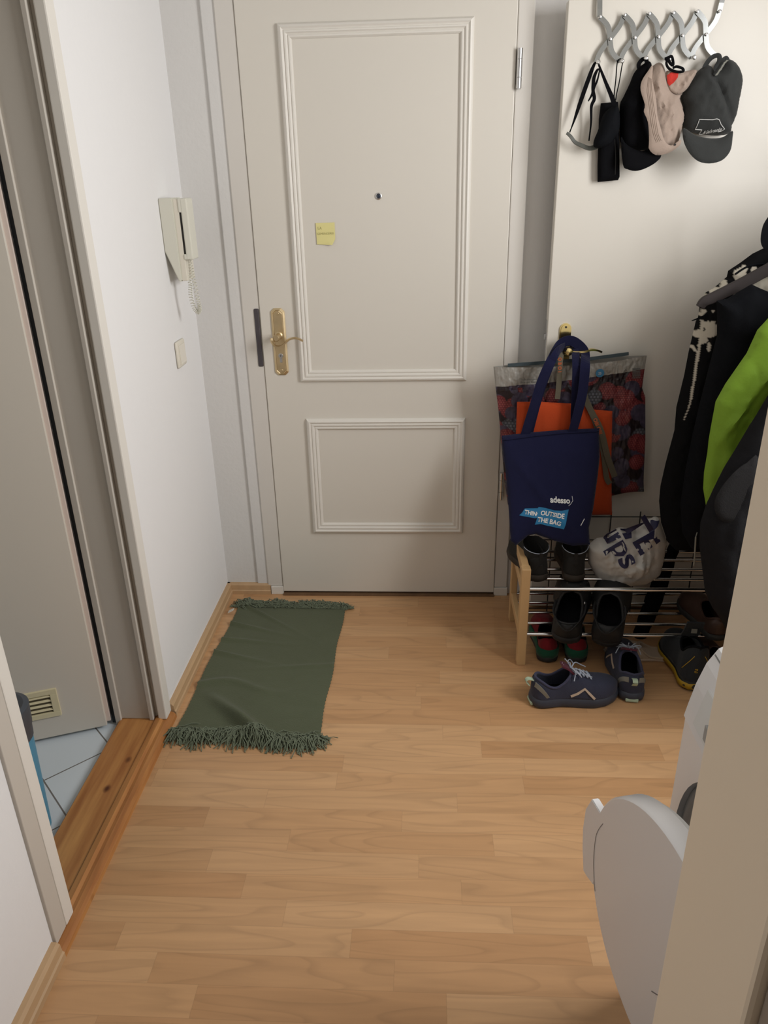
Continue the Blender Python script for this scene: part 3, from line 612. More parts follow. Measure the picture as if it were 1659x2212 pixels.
# ------------------------------------------------------------------ shoes
PL = [(0, 0), (.012, .42), (.05, .66), (.12, .76), (.3, .74), (.45, .80), (.66, 1.0), (.80, .96), (.90, .76), (.965, .46), (1, 0)]
def lerp_t(T, u):
    for (a, x), (b, y) in zip(T, T[1:]):
        if u <= b:
            t = (u-a)/(b-a+1e-9); return x+(y-x)*t
    return T[-1][1]
def smooth_t(T, u):
    e = .02; return (lerp_t(T, max(0, u-e))+2*lerp_t(T, u)+lerp_t(T, min(1, u+e)))/4
def usamp(n): return [.5-.5*math.cos(PI*i/n) for i in range(n+1)]
def shoe(name, label, cat, loc, rz, L, W, HT, sole, o0, o1, hw, mats, group=None, side=1, rough=0, pitch=0, extras=None, pq=(.75, .8), cut=None):
    """local frame: heel at x=0, toe at x=L, up z"""
    root = thing(name, label, cat, loc, rz, group); root.rotation_euler = (0, pitch, rz)
    U = usamp(44); NV = 18
    def wd(u): return max(.0, smooth_t(PL, u) if 0 < u < 1 else 0)*W/2
    def cen(u): return side*W*.10*math.sin(PI*max(0, (u-.3)/.7))*.8
    def spring(u): return .10*L*max(0, u-.74)**2*1.6
    def P(u, a, k=1.0, dz=0):
        w_ = wd(u)*k; zs = sole*.92+spring(u); h = max(.003, smooth_t(HT, u)-sole*.92)*L
        c = math.cos(a); s = math.sin(a)
        return Vector((u*L, cen(u)+w_*math.copysign(abs(c)**pq[0], c), zs+dz+h*abs(s)**pq[1]*(1 if k == 1 else k)))
    def ho(u):
        if u <= o0 or u >= o1: return 0
        t = (u-o0)/(o1-o0); return hw*math.sin(PI*min(1, max(0, t)))**.55
    bm = bmesh.new(); sides = ([], [])
    for u in U:
        am = PI/2-ho(u)
        for s in (0, 1):
            sides[s].append([bm.verts.new(P(u, (am*j/NV) if s == 0 else PI-(am*j/NV))) for j in range(NV+1)])
    for s in (0, 1):
        for a, b in zip(sides[s], sides[s][1:]):
            for j in range(NV):
                try: bm.faces.new((a[j], a[j+1], b[j+1], b[j]) if s else (a[j], b[j], b[j+1], a[j+1]))
                except ValueError: pass
    bmesh.ops.remove_doubles(bm, verts=bm.verts, dist=.0006); bmesh.ops.recalc_face_normals(bm, faces=bm.faces)
    up = obj('upper', bm, mats['upper'], root, True, True); md = up.modifiers.new('thick', 'SOLIDIFY'); md.thickness = .0045; md.offset = -1
    # rolled collar
    cl = bmesh.new(); us = [o0+(o1-o0)*k/24 for k in range(25)]
    loop = [P(u, PI/2-ho(u)) for u in us]+[P(u, PI/2+ho(u)) for u in reversed(us[1:-1])]
    tube(cl, loop, .0042, 8, closed=True); obj('collar', cl, mats.get('collar', mats['upper']), root, True, True)
    # sole
    bm = bmesh.new(); R = []
    for k, z in ((.95, 0), (1.04, .18), (1.075, .55), (1.06, .85), (1.0, 1.0)):
        ring = []
        for s, UU in ((1, U), (-1, U[::-1][1:-1])):
            for u in UU:
                x = L*(.5+(u-.5)*(1+(k-1)*.5)); ring.append(bm.verts.new((x, cen(u)+s*wd(u)*k, sole*z+spring(u)*(1 if z > .1 else .8)+(.10*sole*max(0, math.sin(u*PI*2.1)) if z == 0 else 0))))
        R.append(ring)
    for a, b in zip(R, R[1:]):
        n = len(a)
        for k in range(n): bm.faces.new((a[k], a[(k+1) % n], b[(k+1) % n], b[k]))
    bm.faces.new(R[0][::-1]); bm.faces.new(R[-1]); bmesh.ops.recalc_face_normals(bm, faces=bm.faces)
    for f in bm.faces: f.smooth = True
    obj('sole', bm, mats['sole'], root, True, True)
    bm = bmesh.new(); ring = [bm.verts.new((u*L, cen(u)+s*wd(u)*.86, sole+spring(u)+.004)) for s, UU in ((1, U), (-1, U[::-1][1:-1])) for u in UU]; bm.faces.new(ring)
    obj('insole', bm, mats.get('lining', m_black), root, False, True)
    if extras: extras(root, P, ho, cen, wd)
    return root
m_snk = fabric('sneaker_blue_mesh', (.036, .040, .066), .85, bs=400, var=.15, vscale=30); m_snks = mat('sneaker_midsole', (.035, .042, .062), .55, var=.35, vscale=20)
m_lace = fabric('pale_lace', (.42, .47, .56)); m_mint = fabric('mint_loop', (.42, .52, .38)); m_tongue = fabric('maroon_tongue', (.10, .02, .035)); m_refl = mat('beige_trim', (.48, .38, .29), .5); m_greyt = mat('grey_trim', (.22, .22, .19), .7)
SHT = [(0, .20), (.03, .27), (.10, .30), (.25, .285), (.40, .33), (.52, .30), (.68, .225), (.82, .20), (.93, .165), (1, .10)]
def sneaker_bits(root, P, ho, cen, wd):
    L = .285
    b_ = bmesh.new(); ribbon(b_, spline([P(.44, PI/2)+Vector((0, 0, .0)), P(.40, PI/2)+Vector((-.002, 0, .012)), P(.36, PI/2)+Vector((-.004, 0, .022)), P(.335, PI/2)+Vector((-.004, 0, .026))], 5), lambda t: .05-.012*t, .005, n=(1, 0, .6)); obj('tongue', b_, m_tongue, root, True, True)
    b_ = bmesh.new(); q = P(.36, PI/2)+Vector((-.0055, 0, .022)); tube(b_, [q+Vector((-.001, -.008, .008)), q+Vector((-.002, 0, -.006)), q+Vector((-.001, .006, .006))], .0008, 5); obj('tongue_mark', b_, m_lace, root, False, True)
    b_ = bmesh.new(); eye = []
    for k in range(6):
        u = .43+.042*k; w_ = .34; eye.append((P(u, PI/2-w_)+Vector((0, 0, .003)), P(u, PI/2+w_)+Vector((0, 0, .003))))
    for k in range(5):
        for a, b in ((eye[k][0], eye[k+1][1]), (eye[k][1], eye[k+1][0])):
            m_ = (a+b)/2+Vector((0, 0, .004)); ribbon(b_, spline([a, m_, b], 5), .0042, .0016, n=(.3, 0, 1))
    ribbon(b_, spline([eye[5][0], (eye[5][0]+eye[5][1])/2+Vector((0, 0, .003)), eye[5][1]], 4), .0042, .0016, n=(.3, 0, 1))
    kn = (eye[0][0]+eye[0][1])/2+Vector((0, 0, .008)); 
    for sgn in (-1, 1):
        tube(b_, spline([kn, kn+Vector((-.004, sgn*.018, .014)), kn+Vector((.012, sgn*.040, .004)), kn+Vector((.022, sgn*.036, -.010)), kn+Vector((.012, sgn*.014, .002)), kn], 8), .0017, 6)
        tube(b_, spline([kn, kn+Vector((.02, sgn*.020, .006)), kn+Vector((.045, sgn*.030, -.012)), kn+Vector((.060, sgn*.028, -.020))], 8), .0017, 6)
        tube(b_, spline([kn, kn+Vector((.005, sgn*.026, .004)), kn+Vector((-.002, sgn*.040, -.020))], 8), .0016, 6)
    tube(b_, spline([kn, kn+Vector((-.008, .004, .018)), kn+Vector((-.020, .006, .034))], 6), .0016, 6)
    bmesh.ops.create_uvsphere(b_, u_segments=10, v_segments=8, radius=.0045, matrix=Matrix.Translation(kn))
    obj('laces', b_, m_lace, root, True, True)
    b_ = bmesh.new(); ribbon(b_, spline([P(.004, PI/2)+Vector((.004, 0, .004)), P(.0, PI/2)+Vector((-.012, 0, .012)), P(0, PI/2)+Vector((-.020, 0, .004)), P(0, PI/2)+Vector((-.008, 0, -.012))], 5), .016, .002, n=(0, 0, 1)); obj('heel_loop', b_, m_mint, root, True, True)
    for s in (0, 1):
        f_ = (lambda a: a) if s == 0 else (lambda a: PI-a)
        off = Vector((0, .0016 if s == 0 else -.0016, .0008))
        b_ = bmesh.new(); ribbon(b_, [P(.40, f_(.10))+off, P(.47, f_(.22))+off, P(.545, f_(.50))+off, P(.60, f_(.28))+off, P(.655, f_(.06))+off], .0075, .0012, n=(0, 1 if s == 0 else -1, .5)); obj('side_logo', b_, m_refl, root, False, True)
        b_ = bmesh.new(); ribbon(b_, spline([P(.02, f_(.9))+off, P(.05, f_(.62))+off, P(.10, f_(.34))+off, P(.15, f_(.1))+off], 5), lambda t: .010+.008*(1-t), .0014, n=(-.5, 1 if s == 0 else -1, 0)); obj('heel_trim', b_, m_greyt, root, True, True)
    b_ = bmesh.new(); box(b_, (-.0055, -.020, .004), (.006, .020, .016), .003); obj('heel_tread', b_, m_mint, root, True, True)
SM = dict(upper=m_snk, sole=m_snks, lining=m_black, collar=fabric('sneaker_collar', (.05, .052, .092)))
shoe('sneaker', 'dark blue trail sneaker lying sideways, toe pointing right, white laces', 'shoe', (.912, -.680, .0), math.radians(10), .285, .105, SHT, .034, .035, .43, 1.02, SM, 'blue trail sneakers', -1, extras=sneaker_bits)
shoe('sneaker', 'dark blue trail sneaker seen from its heel with mint pull loop', 'shoe', (1.232, -.672, .0), math.radians(84), .285, .105, SHT, .034, .035, .43, 1.02, SM, 'blue trail sneakers', 1, extras=sneaker_bits)
# clogs leaning on the lower rods
m_clog = mat('black_foam', (.009, .0095, .010), .65, bump=.1, bscale=90)
CHT = [(0, .20), (.04, .255), (.15, .26), (.34, .25), (.46, .34), (.58, .37), (.72, .345), (.86, .28), (.95, .20), (1, .10)]
def clog_bits(root, P, ho, cen, wd):
    b_ = bmesh.new(); loop = [P(.47, a*PI/16)+Vector((0, 0, .003)) for a in range(2, 15)]
    b_ = bmesh.new(); tube(b_, spline([P(.44, .55)+Vector((0, .004, 0)), P(.2, .75)+Vector((0, .010, .012)), P(0, PI/2)+Vector((-.014, 0, .010)), P(.2, PI-.75)+Vector((0, -.010, .012)), P(.44, PI-.55)+Vector((0, -.004, 0))], 8), .006, 8, sq=.4); obj('heel_strap', b_, m_clog, root, True, True)
    for s in (0, 1):
        a = .55 if s == 0 else PI-.55; q = P(.44, a); b_ = lathe(bmesh.new(), [(.007, 0), (.007, .003), (.004, .005), (0, .005)], q, (0, 1 if s == 0 else -1, .2), 14); obj('rivet', b_, m_steel if s == 1 else m_clog, root, True, True)
    for u in (.60, .70, .80):
        for a in (.9, 1.3, PI-1.3, PI-.9):
            b_ = bmesh.new(); bmesh.ops.create_uvsphere(b_, u_segments=8, v_segments=6, radius=.0045, matrix=Matrix.Translation(P(u, a))); obj('vent_hole', b_, m_dark, root, True, True)
CM = dict(upper=m_clog, sole=m_clog, lining=m_black)
shoe('clog', 'black foam clog on the lower rack rods, nearer the pine frame', 'clog', (1.040, -.528, .122), math.radians(78), .272, .122, CHT, .030, .05, .50, 1.12, CM, 'black foam clogs', -1, pitch=math.radians(-20), extras=clog_bits)
shoe('clog', 'black foam clog on the lower rack rods with a bright rivet', 'clog', (1.166, -.538, .118), math.radians(70), .272, .122, CHT, .030, .05, .50, 1.12, CM, 'black foam clogs', 1, pitch=math.radians(-20), extras=clog_bits)
# red and green shoes on the floor below the clogs
m_rg = fabric('red_felt', (.20, .012, .018)); m_gn = fabric('green_felt', (.012, .085, .045)); m_dks = mat('dark_rubber', (.02, .02, .018), .7)
def slip_bits(root, P, ho, cen, wd):
    b_ = bmesh.new(); U = [k/16*.62 for k in range(17)]; R = []
    for z, k in ((.020, 1.10), (.036, 1.13), (.050, 1.08), (.053, 1.0)):
        R.append([b_.verts.new((u*.26*1.0-.004*(k > 1.05)+.002, cen(u)+s*(wd(max(u, .012))*k), z)) for s, UU in ((1, U[::-1]), (-1, U)) for u in UU])
    for a, b in zip(R, R[1:]):
        for k in range(len(a)-1): b_.faces.new((a[k], a[k+1], b[k+1], b[k]))
    o = obj('green_band', b_, m_gn, root, True, True); md = o.modifiers.new('t', 'SOLIDIFY'); md.thickness = .0015; setp(o, 'green heel band')
RM = dict(upper=m_rg, sole=m_dks, lining=m_black, collar=m_black)
for x, lab in ((.998, 'red and green slipper shoe on floor under rack, next to the pine leg'), (1.098, 'red and green slipper shoe on floor under rack, behind the blue sneaker')):
    shoe('slipper', lab, 'shoe', (x, -.462, 0), math.radians(86), .26, .092, [(0, .26), (.05, .31), (.2, .28), (.4, .30), (.55, .30), (.8, .22), (1, .1)], .024, .05, .42, .95, RM, 'red and green slippers', extras=slip_bits)
# hiking shoe with yellow midsole, right of the sneakers
m_hk = fabric('hiking_dark_mesh', (.022, .026, .030)); m_yel = mat('yellow_midsole', (.42, .26, .012), .6)
def hike_bits(root, P, ho, cen, wd):
    b_ = bmesh.new(); R = []
    U = [k/16*.9 for k in range(17)]
    for k, z in ((1.10, .010), (1.115, .031)):
        R.append([b_.verts.new((u*.29*1.02-.004, cen(u)+s*(wd(max(u, .012))*k+.001), z)) for s, UU in ((1, U[::-1]), (-1, U)) for u in UU])
    a, b = R
    for k in range(len(a)-1): b_.faces.new((a[k], a[k+1], b[k+1], b[k]))
    o = obj('midsole_stripe', b_, m_yel, root, True, True); md = o.modifiers.new('t', 'SOLIDIFY'); md.thickness = .002; setp(o, 'yellow midsole stripe')
    b_ = bmesh.new(); ribbon(b_, spline([P(.42, PI/2)+Vector((0, 0, -.002)), P(.36, PI/2)+Vector((-.006, 0, .03)), P(.32, PI/2)+Vector((-.008, 0, .055))], 6), .055, .006, n=(1, 0, .5)); obj('tongue', b_, m_hk, root, True, True)
    b_ = bmesh.new(); box(b_, (-.001, -.009, 0), (.001, .009, .016)); bmesh.ops.translate(b_, verts=b_.verts, vec=P(.345, PI/2)+Vector((-.0135, 0, .018))); obj('tongue_label', b_, m_greyt, root, False, True)
    b_ = bmesh.new()
    for s in (0, 1):
        f_ = (lambda a: a) if s == 0 else (lambda a: PI-a); o_ = Vector((-.002, .002 if s == 0 else -.002, 0))
        tube(b_, spline([P(.02, f_(.95))+o_, P(.03, f_(.6))+o_, P(.06, f_(.35))+o_, P(.10, f_(.2))+o_], 6), .0012, 5)
    obj('yellow_piping', b_, m_yel, root, True, True)
    b_ = bmesh.new(); q = P(.0, 1.2)+Vector((-.004, .006, -.045))
    tube(b_, spline([q+Vector((0, .005, .006)), q+Vector((0, -.003, .006)), q+Vector((0, -.002, .001)), q+Vector((0, .004, -.001)), q+Vector((0, .003, -.006)), q+Vector((0, -.005, -.006))], 5), .0013, 5); obj('heel_logo', b_, m_yel, root, True, True)
HM = dict(upper=m_hk, sole=m_dks, lining=m_black, collar=m_black2)
shoe('hiking_shoe', 'black mid-height hiking shoe with a yellow midsole beside washing machine', 'shoe', (1.447, -.612, 0), math.radians(87), .29, .112, [(0, .36), (.03, .50), (.12, .56), (.25, .50), (.40, .40), (.52, .33), (.68, .25), (.82, .22), (.93, .17), (1, .10)], .034, .03, .42, 1.0, HM, extras=hike_bits)
# ankle boots on the top rods, heels to the viewer
m_bt = mat('black_nubuck', (.008, .0075, .0065), .85, bump=.3, bscale=60, var=.3, vscale=20); m_bs = mat('brown_rubber', (.030, .022, .015), .8)
def boot_bits(root, P, ho, cen, wd):
    b_ = bmesh.new(); R = []
    NK = 20
    for k, (z, rx, ry, x0, lean) in enumerate(((.050, .046, .034, .050, 0), (.070, .045, .036, .052, 0), (.085, .050, .039, .056, 0), (.100, .054, .042, .060, .004), (.110, .057, .045, .062, .008), (.112, .053, .041, .062, .008), (.10, .047, .036, .058, .004), (.065, .040, .030, .052, 0))):
        R.append([b_.verts.new((x0+rx*math.cos(2*PI*i/NK), ry*math.sin(2*PI*i/NK), z+lean*math.cos(2*PI*i/NK)+.0016*math.sin(i*1.9+k))) for i in range(NK)])
    for a, b in zip(R, R[1:]):
        for i in range(NK): b_.faces.new((a[i], a[(i+1) % NK], b[(i+1) % NK], b[i]))
    b_.faces.new(R[-1]); bmesh.ops.recalc_face_normals(b_, faces=b_.faces); obj('shaft', b_, m_bt, root, True, True)
    b_ = bmesh.new(); tube(b_, [Vector((.062+.056*math.cos(a), .0435*math.sin(a), .112+.008*math.cos(a))) for a in [PI*.55+PI*.9*k/20 for k in range(21)]], .0011, 5); setp(obj('cuff_piping', b_, m_lace, root, True, True), 'pale piping on the cuff')
    b_ = bmesh.new(); ribbon(b_, [P(.0, 1.3)+Vector((-.003, 0, -.02)), Vector((.002, 0, .065)), Vector((.002, 0, .088)), Vector((-.001, 0, .108))], .012, .002, n=(-1, 0, 0)); obj('heel_seam', b_, m_bt, root, True, True)
for (x, y, r_, lab) in ((.958, -.420, 100, 'black ankle boot on top rack rods, the nearer to the pine frame'), (1.072, -.420, 84, 'black ankle boot on top rack rods, beside the crumpled white bag')):
    shoe('ankle_boot', lab, 'boot', (x, y, RZ2+.0055), math.radians(r_), .265, .094, [(0, .25), (.05, .31), (.2, .32), (.4, .34), (.55, .32), (.8, .25), (1, .12)], .026, .05, .42, .8, dict(upper=m_bt, sole=m_bs, lining=m_black, collar=m_bt), 'black ankle boots', extras=boot_bits)
# brown shoes partly behind the grey coat
m_brn = mat('dark_brown_leather', (.045, .020, .012), .5, bump=.15, bscale=60)
shoe('leather_shoe', 'dark brown leather shoe on the lower rods, half behind the grey coat', 'shoe', (1.545, -.50, RZ1+.0075), math.radians(95), .27, .098, [(0, .2), (.05, .24), (.2, .22), (.4, .27), (.55, .27), (.8, .2), (1, .11)], .024, .05, .45, .95, dict(upper=m_brn, sole=m_dks, lining=m_black), 'dark brown leather shoes')
shoe('leather_shoe', 'dark brown leather shoe at the floor beside the hiking shoe', 'shoe', (1.56, -.60, 0), math.radians(98), .27, .098, [(0, .2), (.05, .24), (.2, .22), (.4, .27), (.55, .27), (.8, .2), (1, .11)], .024, .05, .45, .95, dict(upper=m_brn, sole=m_dks, lining=m_black), 'dark brown leather shoes')
# pale insole-like slipper lying under the rack
shoe('house_slipper', 'pale beige open slipper lying on the floor under the rack', 'slipper', (1.445, -.425, 0), math.radians(172), .24, .085, [(0, .06), (.3, .07), (.5, .16), (.7, .19), (.9, .13), (1, .08)], .012, .03, .55, 1.4, dict(upper=fabric('beige_felt', (.42, .33, .24)), sole=m_refl, lining=m_refl))
# ------------------------------------------------------------------ scissor hook rack over the inner door
HY = iy-.012
hk = thing('hook_rack', 'silver scissor lattice hook rack hung over the white inner door', 'hook rack', (1.24, HY, 1.9))
PT = XYZ([(1295, 37), (1348, 33), (1401, 30), (1453, 28), (1505, 25), (1553, 25)], HY)
PM = XYZ([(1317, 85), (1370, 82), (1421, 80), (1473, 77), (1524, 75)], HY)
PB = XYZ([(1288, 135), (1339, 133), (1390, 127), (1441, 128), (1493, 125), (1545, 122)], HY)
def scurve(a, m, b, off, sg):
    v = .008*sg; return spline([a, a.lerp(m, .5)+Vector((v, 0, .004)), m, m.lerp(b, .5)+Vector((-v, 0, -.004)), b], 7)
m_al = mat('matt_aluminium', (.30, .31, .305), .22, 1)
for i in range(5):
    b_ = bmesh.new(); ribbon(b_, [p+Vector((0, -.004, 0)) for p in scurve(PT[i], PM[i], PB[i+1], 0, 1)], .0135, .0018); obj('strip', b_, m_al, hk)
    b_ = bmesh.new(); ribbon(b_, [p+Vector((0, .000, 0)) for p in scurve(PT[i+1], PM[i], PB[i], 0, 1)], .0135, .0018); obj('strip', b_, m_al, hk)
for q, dx in ((PT[0], -.004), (PT[5], .007)):
    b_ = bmesh.new(); ribbon(b_, [q+Vector((0, -.004, 0)), q+Vector((dx*.4, -.004, .02)), q+Vector((dx, -.002, .052)), Vector((q.x+dx, iy-.004, 1.998)), Vector((q.x+dx, iy+.020, 2.0)), Vector((q.x+dx, iy+.060, 1.999)), Vector((q.x+dx, iy+.062, 1.97))], .0135, .0018, n=(0, -1, .01)); setp(obj('over_door_arm', b_, m_al, hk))
for q in PT+PM+PB: obj('rivet', lathe(bmesh.new(), [(.0018, 0), (.0018, .004), (.0042, .0055), (.0036, .008), (0, .009)], q+Vector((0, -.003, 0)), (0, -1, 0), 12), m_chrome, hk, True)
for q in PB: obj('peg', lathe(bmesh.new(), [(.003, 0), (.003, .018), (.0058, .020), (.0062, .024), (.004, .027), (0, .0275)], q+Vector((0, -.005, -.002)), (0, -1, 0), 14), m_chrome, hk, True)
HPY = HY-.018
# ribbon-tied mask
mk = thing('eye_mask', 'black curved mask hanging by ribbon ties at the left end of the hook rack', 'mask', PB[0])
def C1(a, b): return (1220+a/7.135, 90+b/7.135)     # measured in a close view of the photograph
def ln(pts, y): return spline(XYZ([C1(*p) for p in pts], y), 5)
b_ = bmesh.new(); ribbon(b_, ln([(480, 315), (440, 380), (350, 620), (230, 960), (150, 1200), (75, 1400)], HPY), lambda t: .0035+.009*math.sin(PI*min(1, t*1.1))); obj('tie_ribbon', b_, m_black, mk)
b_ = bmesh.new(); ribbon(b_, ln([(510, 315), (560, 450), (640, 650), (720, 840), (770, 980)], HPY-.002), lambda t: .004+.011*t); obj('tie_ribbon', b_, m_black, mk)
b_ = bmesh.new(); ribbon(b_, ln([(545, 430), (500, 440), (450, 560), (435, 700), (425, 800), (360, 920)], HPY-.004), lambda t: .003+.007*math.sin(PI*t)); ribbon(b_, ln([(540, 430), (500, 600), (440, 740), (455, 880), (410, 1000), (405, 1250), (372, 1530)], HPY-.003), lambda t: .004+.006*math.sin(PI*t)**2); obj('bow', b_, m_black, mk)
m_olive = mat('olive_band', (.06, .062, .05), .5)
b_ = bmesh.new(); ribbon(b_, ln([(30, 1405), (90, 1460), (160, 1550), (260, 1600), (360, 1640), (440, 1635), (520, 1600)], HPY-.006), lambda t: .008+.007*t, .003, n=(0, -1, .5)); obj('band', b_, m_olive, mk)
o_, _s = sheet('mask_cup', XZ([C1(*p) for p in ((800, 985), (700, 1020), (600, 1120), (550, 1250), (500, 1400), (450, 1520), (450, 1620), (560, 1640), (680, 1590), (760, 1490), (830, 1400), (850, 1200), (835, 1050))], HPY-.020), HPY-.020, .030, .03, m_black2, mk, .004, fold=lambda x, z: .003*fbm(x, z, 0, 40), smoothpoly=3)
# long pouch
po = thing('long_pouch', 'long narrow black pouch hanging by two cords from the hook rack', 'pouch', PB[1])
o_, _s = sheet('pouch_body', XZ([C1(*p) for p in ((555, 950), (820, 925), (840, 1500), (845, 2080), (820, 2135), (505, 2165), (505, 1900), (520, 1400), (525, 1200))], HY-.006), HY-.006, .018, .018, m_black, po, .004, fold=lambda x, z: .002*fbm(x*2, z, 0, 25))
b_ = bmesh.new(); tube(b_, ln([(770, 1500), (785, 1800), (775, 2050)], HY-.0255), .0012, 6); obj('zip', b_, m_wire, po)
b_ = bmesh.new(); tube(b_, ln([(775, 900), (760, 830), (785, 600), (805, 350), (825, 285), (860, 265), (895, 300), (880, 380), (840, 620), (800, 800), (785, 900)], HPY), .0016, 6); obj('cords', b_, m_black, po)
# black cap
bc = thing('black_cap', 'plain black baseball cap hanging between the pouch and the taupe cap', 'cap', PB[2])
y_ = HY-.012
o_, cs = sheet('crown', XZ([C1(*p) for p in ((1140, 400), (1290, 300), (1340, 370), (1290, 460), (1240, 620), (1250, 900), (1300, 1200), (1350, 1450), (1330, 1640), (1100, 1680), (880, 1600), (845, 1350), (850, 980), (900, 860), (1000, 650), (1060, 500))], y_), y_, .045, .06, m_black, bc, .006, fold=lambda x, z: .010*fbm(x*1.4, z*.8, 2, 14), smoothpoly=3)
y2 = y_-.012
o_, cs = sheet('brim', XZ([C1(*p) for p in ((845, 1480), (900, 1560), (1000, 1640), (1150, 1690), (1300, 1640), (1420, 1620), (1440, 1760), (1380, 1840), (1280, 1910), (1150, 1970), (1030, 1995), (920, 1970), (850, 1900))], y2), y2, .012, .05, m_black, bc, .006, smoothpoly=3, shift=lambda x, z: -.35*max(0, 1.70-z)*.8)
b_ = bmesh.new(); ribbon(b_, ln([(1150, 420), (1140, 350), (1190, 280), (1250, 270), (1265, 320), (1300, 400)], HPY), .011, .003); obj('closure_strap', b_, m_black, bc)
# taupe cap with red lining
def C2(a, b): return (1380+a/6.381, 100+b/6.381)
tc_ = thing('taupe_cap', 'crumpled taupe cotton cap with red lining showing, on the hook rack', 'cap', PB[3]); y_ = HY-.030
def tfold(x, z): return .018*fbm(x*1.6, z*.9, 5, 18)+.008*abs(fbm(x*1.3, z*.8, 1, 40))
o_, cs = sheet('crown', XZ([C2(*p) for p in ((220, 250), (290, 225), (350, 290), (400, 520), (470, 640), (600, 640), (560, 720), (600, 850), (620, 980), (590, 1120), (550, 1290), (480, 1400), (330, 1470), (200, 1480), (130, 1400), (120, 1280), (100, 1050), (60, 920), (70, 820), (30, 620), (60, 460), (140, 330))], y_), y_, .042, .055, m_taupe, tc_, .0045, fold=tfold, smoothpoly=3)
y3 = y_-.040
o_, bs_ = sheet('brim', XZ([C2(*p) for p in ((215, 250), (150, 330), (55, 470), (28, 610), (70, 810), (50, 910), (100, 1050), (120, 1300), (130, 1420), (230, 1500), (380, 1480), (500, 1410), (555, 1350), (550, 1290), (430, 1370), (330, 1300), (270, 1120), (230, 950), (230, 750), (215, 600), (205, 420))], y3), y3, .005, .02, m_taupe, tc_, .005, smoothpoly=3, back=1, shift=lambda x, z: .02*math.sin((z-1.75)*18))
b_ = bmesh.new()
for k in range(4):
    pp = [C2(*p) for p in ((175+k*12-30, 420+k*8), (110+k*22, 620), (120+k*20, 800), (130+k*24, 1000), (165+k*22, 1200), (215+k*22, 1330-k*8))]
    pw = XYZ(pp, y3); tube(b_, [Vector((p.x, bs_(p.x, p.z)-.0004, p.z)) for p in spline(pw, 6)], .0006, 4)
obj('brim_stitching', b_, mat('stitch', (.24, .18, .14), .9), tc_)
o_, cs2 = sheet('back_band', XZ([C2(*p) for p in ((380, 340), (600, 350), (760, 320), (800, 350), (730, 480), (660, 590), (560, 660), (470, 640), (400, 560))], y_-.02), y_-.02, .012, .02, m_taupe, tc_, .004, fold=tfold, smoothpoly=3)
decal('lining', XZ([C2(*p) for p in ((390, 400), (440, 360), (545, 365), (530, 430), (480, 500), (425, 545), (400, 500))], y_-.03), lambda x, z: cs2(x, z)-.001, m_red, tc_)
b_ = bmesh.new(); tube(b_, spline(XYZ([C2(*p) for p in ((400, 170), (380, 240), (420, 310), (520, 350), (610, 345), (600, 305), (520, 280), (470, 300))], y_-.038), 5), .0035, 8); obj('closure_strap', b_, m_black, tc_, True); b_ = bmesh.new(); tube(b_, spline(XYZ([C2(*p) for p in ((360, 175), (410, 155), (450, 140), (470, 200), (470, 260), (430, 230), (400, 170))], y_-.036), 5), .0040, 8); obj('closure_strap', b_, m_black, tc_, True)
obj('eyelet', lathe(bmesh.new(), [(.003, 0), (.003, .002), (0, .002)], Vector((XZ([C2(420, 1355)], y_)[0][0], bs_(*XZ([C2(420, 1365)], y3)[0])-.001, XZ([C2(420, 1360)], y3)[0][1])), (0, -1, 0), 12), m_dark, tc_)
# charcoal cap with outline embroidery
dc_ = thing('charcoal_cap', 'charcoal twill cap with white outline embroidery at the right end', 'cap', PB[5]); y_ = HY-.020
def dfold(x, z): 
    return .014*fbm(x*1.3, z, 9, 15)+.004*fbm(x, z, 4, 40)-.020*math.exp(-(((x-1.42)+.62*(z-1.74))/.010)**2)*(1 if z > 1.66 else 0)
o_, cs = sheet('crown', XZ([C2(*p) for p in ((880, 290), (960, 260), (1050, 330), (1150, 190), (1230, 170), (1340, 250), (1400, 380), (1415, 500), (1380, 700), (1330, 950), (1270, 1100), (1230, 1210), (1000, 1230), (700, 1180), (600, 1080), (620, 850), (580, 720), (620, 590), (740, 440), (800, 360))], y_), y_, .060, .07, m_char, dc_, .005, fold=dfold, smoothpoly=3)
yb = y_-.038
o_, bs2 = sheet('brim', XZ([C2(*p) for p in ((598, 1130), (750, 1235), (950, 1275), (1120, 1255), (1252, 1170), (1240, 1270), (1200, 1420), (1130, 1520), (1030, 1590), (880, 1620), (740, 1590), (640, 1490), (580, 1350), (570, 1220))], yb), yb, .014, .05, m_char, dc_, .006, smoothpoly=3, shift=lambda x, z: -.4*max(0, 1.70-z))
m_emb = mat('white_thread', (.62, .62, .60), .8)
def on_cap(pts, sm=1):
    pp = XYZ([C2(*p) for p in pts], y_-.06); pp = [p for p in (spline(pp, sm) if sm > 1 else pp)]
    out = []
    for a, b in zip(pp, pp[1:]):
        for k in range(6): q = a.lerp(b, k/6); out.append(q)
    out.append(pp[-1]); return [Vector((q.x, cs(q.x, q.z)-.0012, q.z)) for q in out]
b_ = bmesh.new(); tube(b_, on_cap([(910, 1200), (915, 1145), (828, 1138), (848, 1005), (1020, 1012), (1080, 1000), (1115, 1012), (1150, 1075), (1190, 1110), (1220, 1135), (1180, 1165), (1140, 1172)]), .0011, 5)
tube(b_, on_cap([(910, 1200), (945, 1202)]), .0011, 5); obj('outline_embroidery', b_, m_emb, dc_)
tt = XZ([C2(935, 1208)], y_-.06)[0]
text('script_embroidery', 'Nebraska', .0125, m_emb, dc_, tt, (.985, .17), (-.1, 1), cs, .0022, bold=.0003, shear=.45)
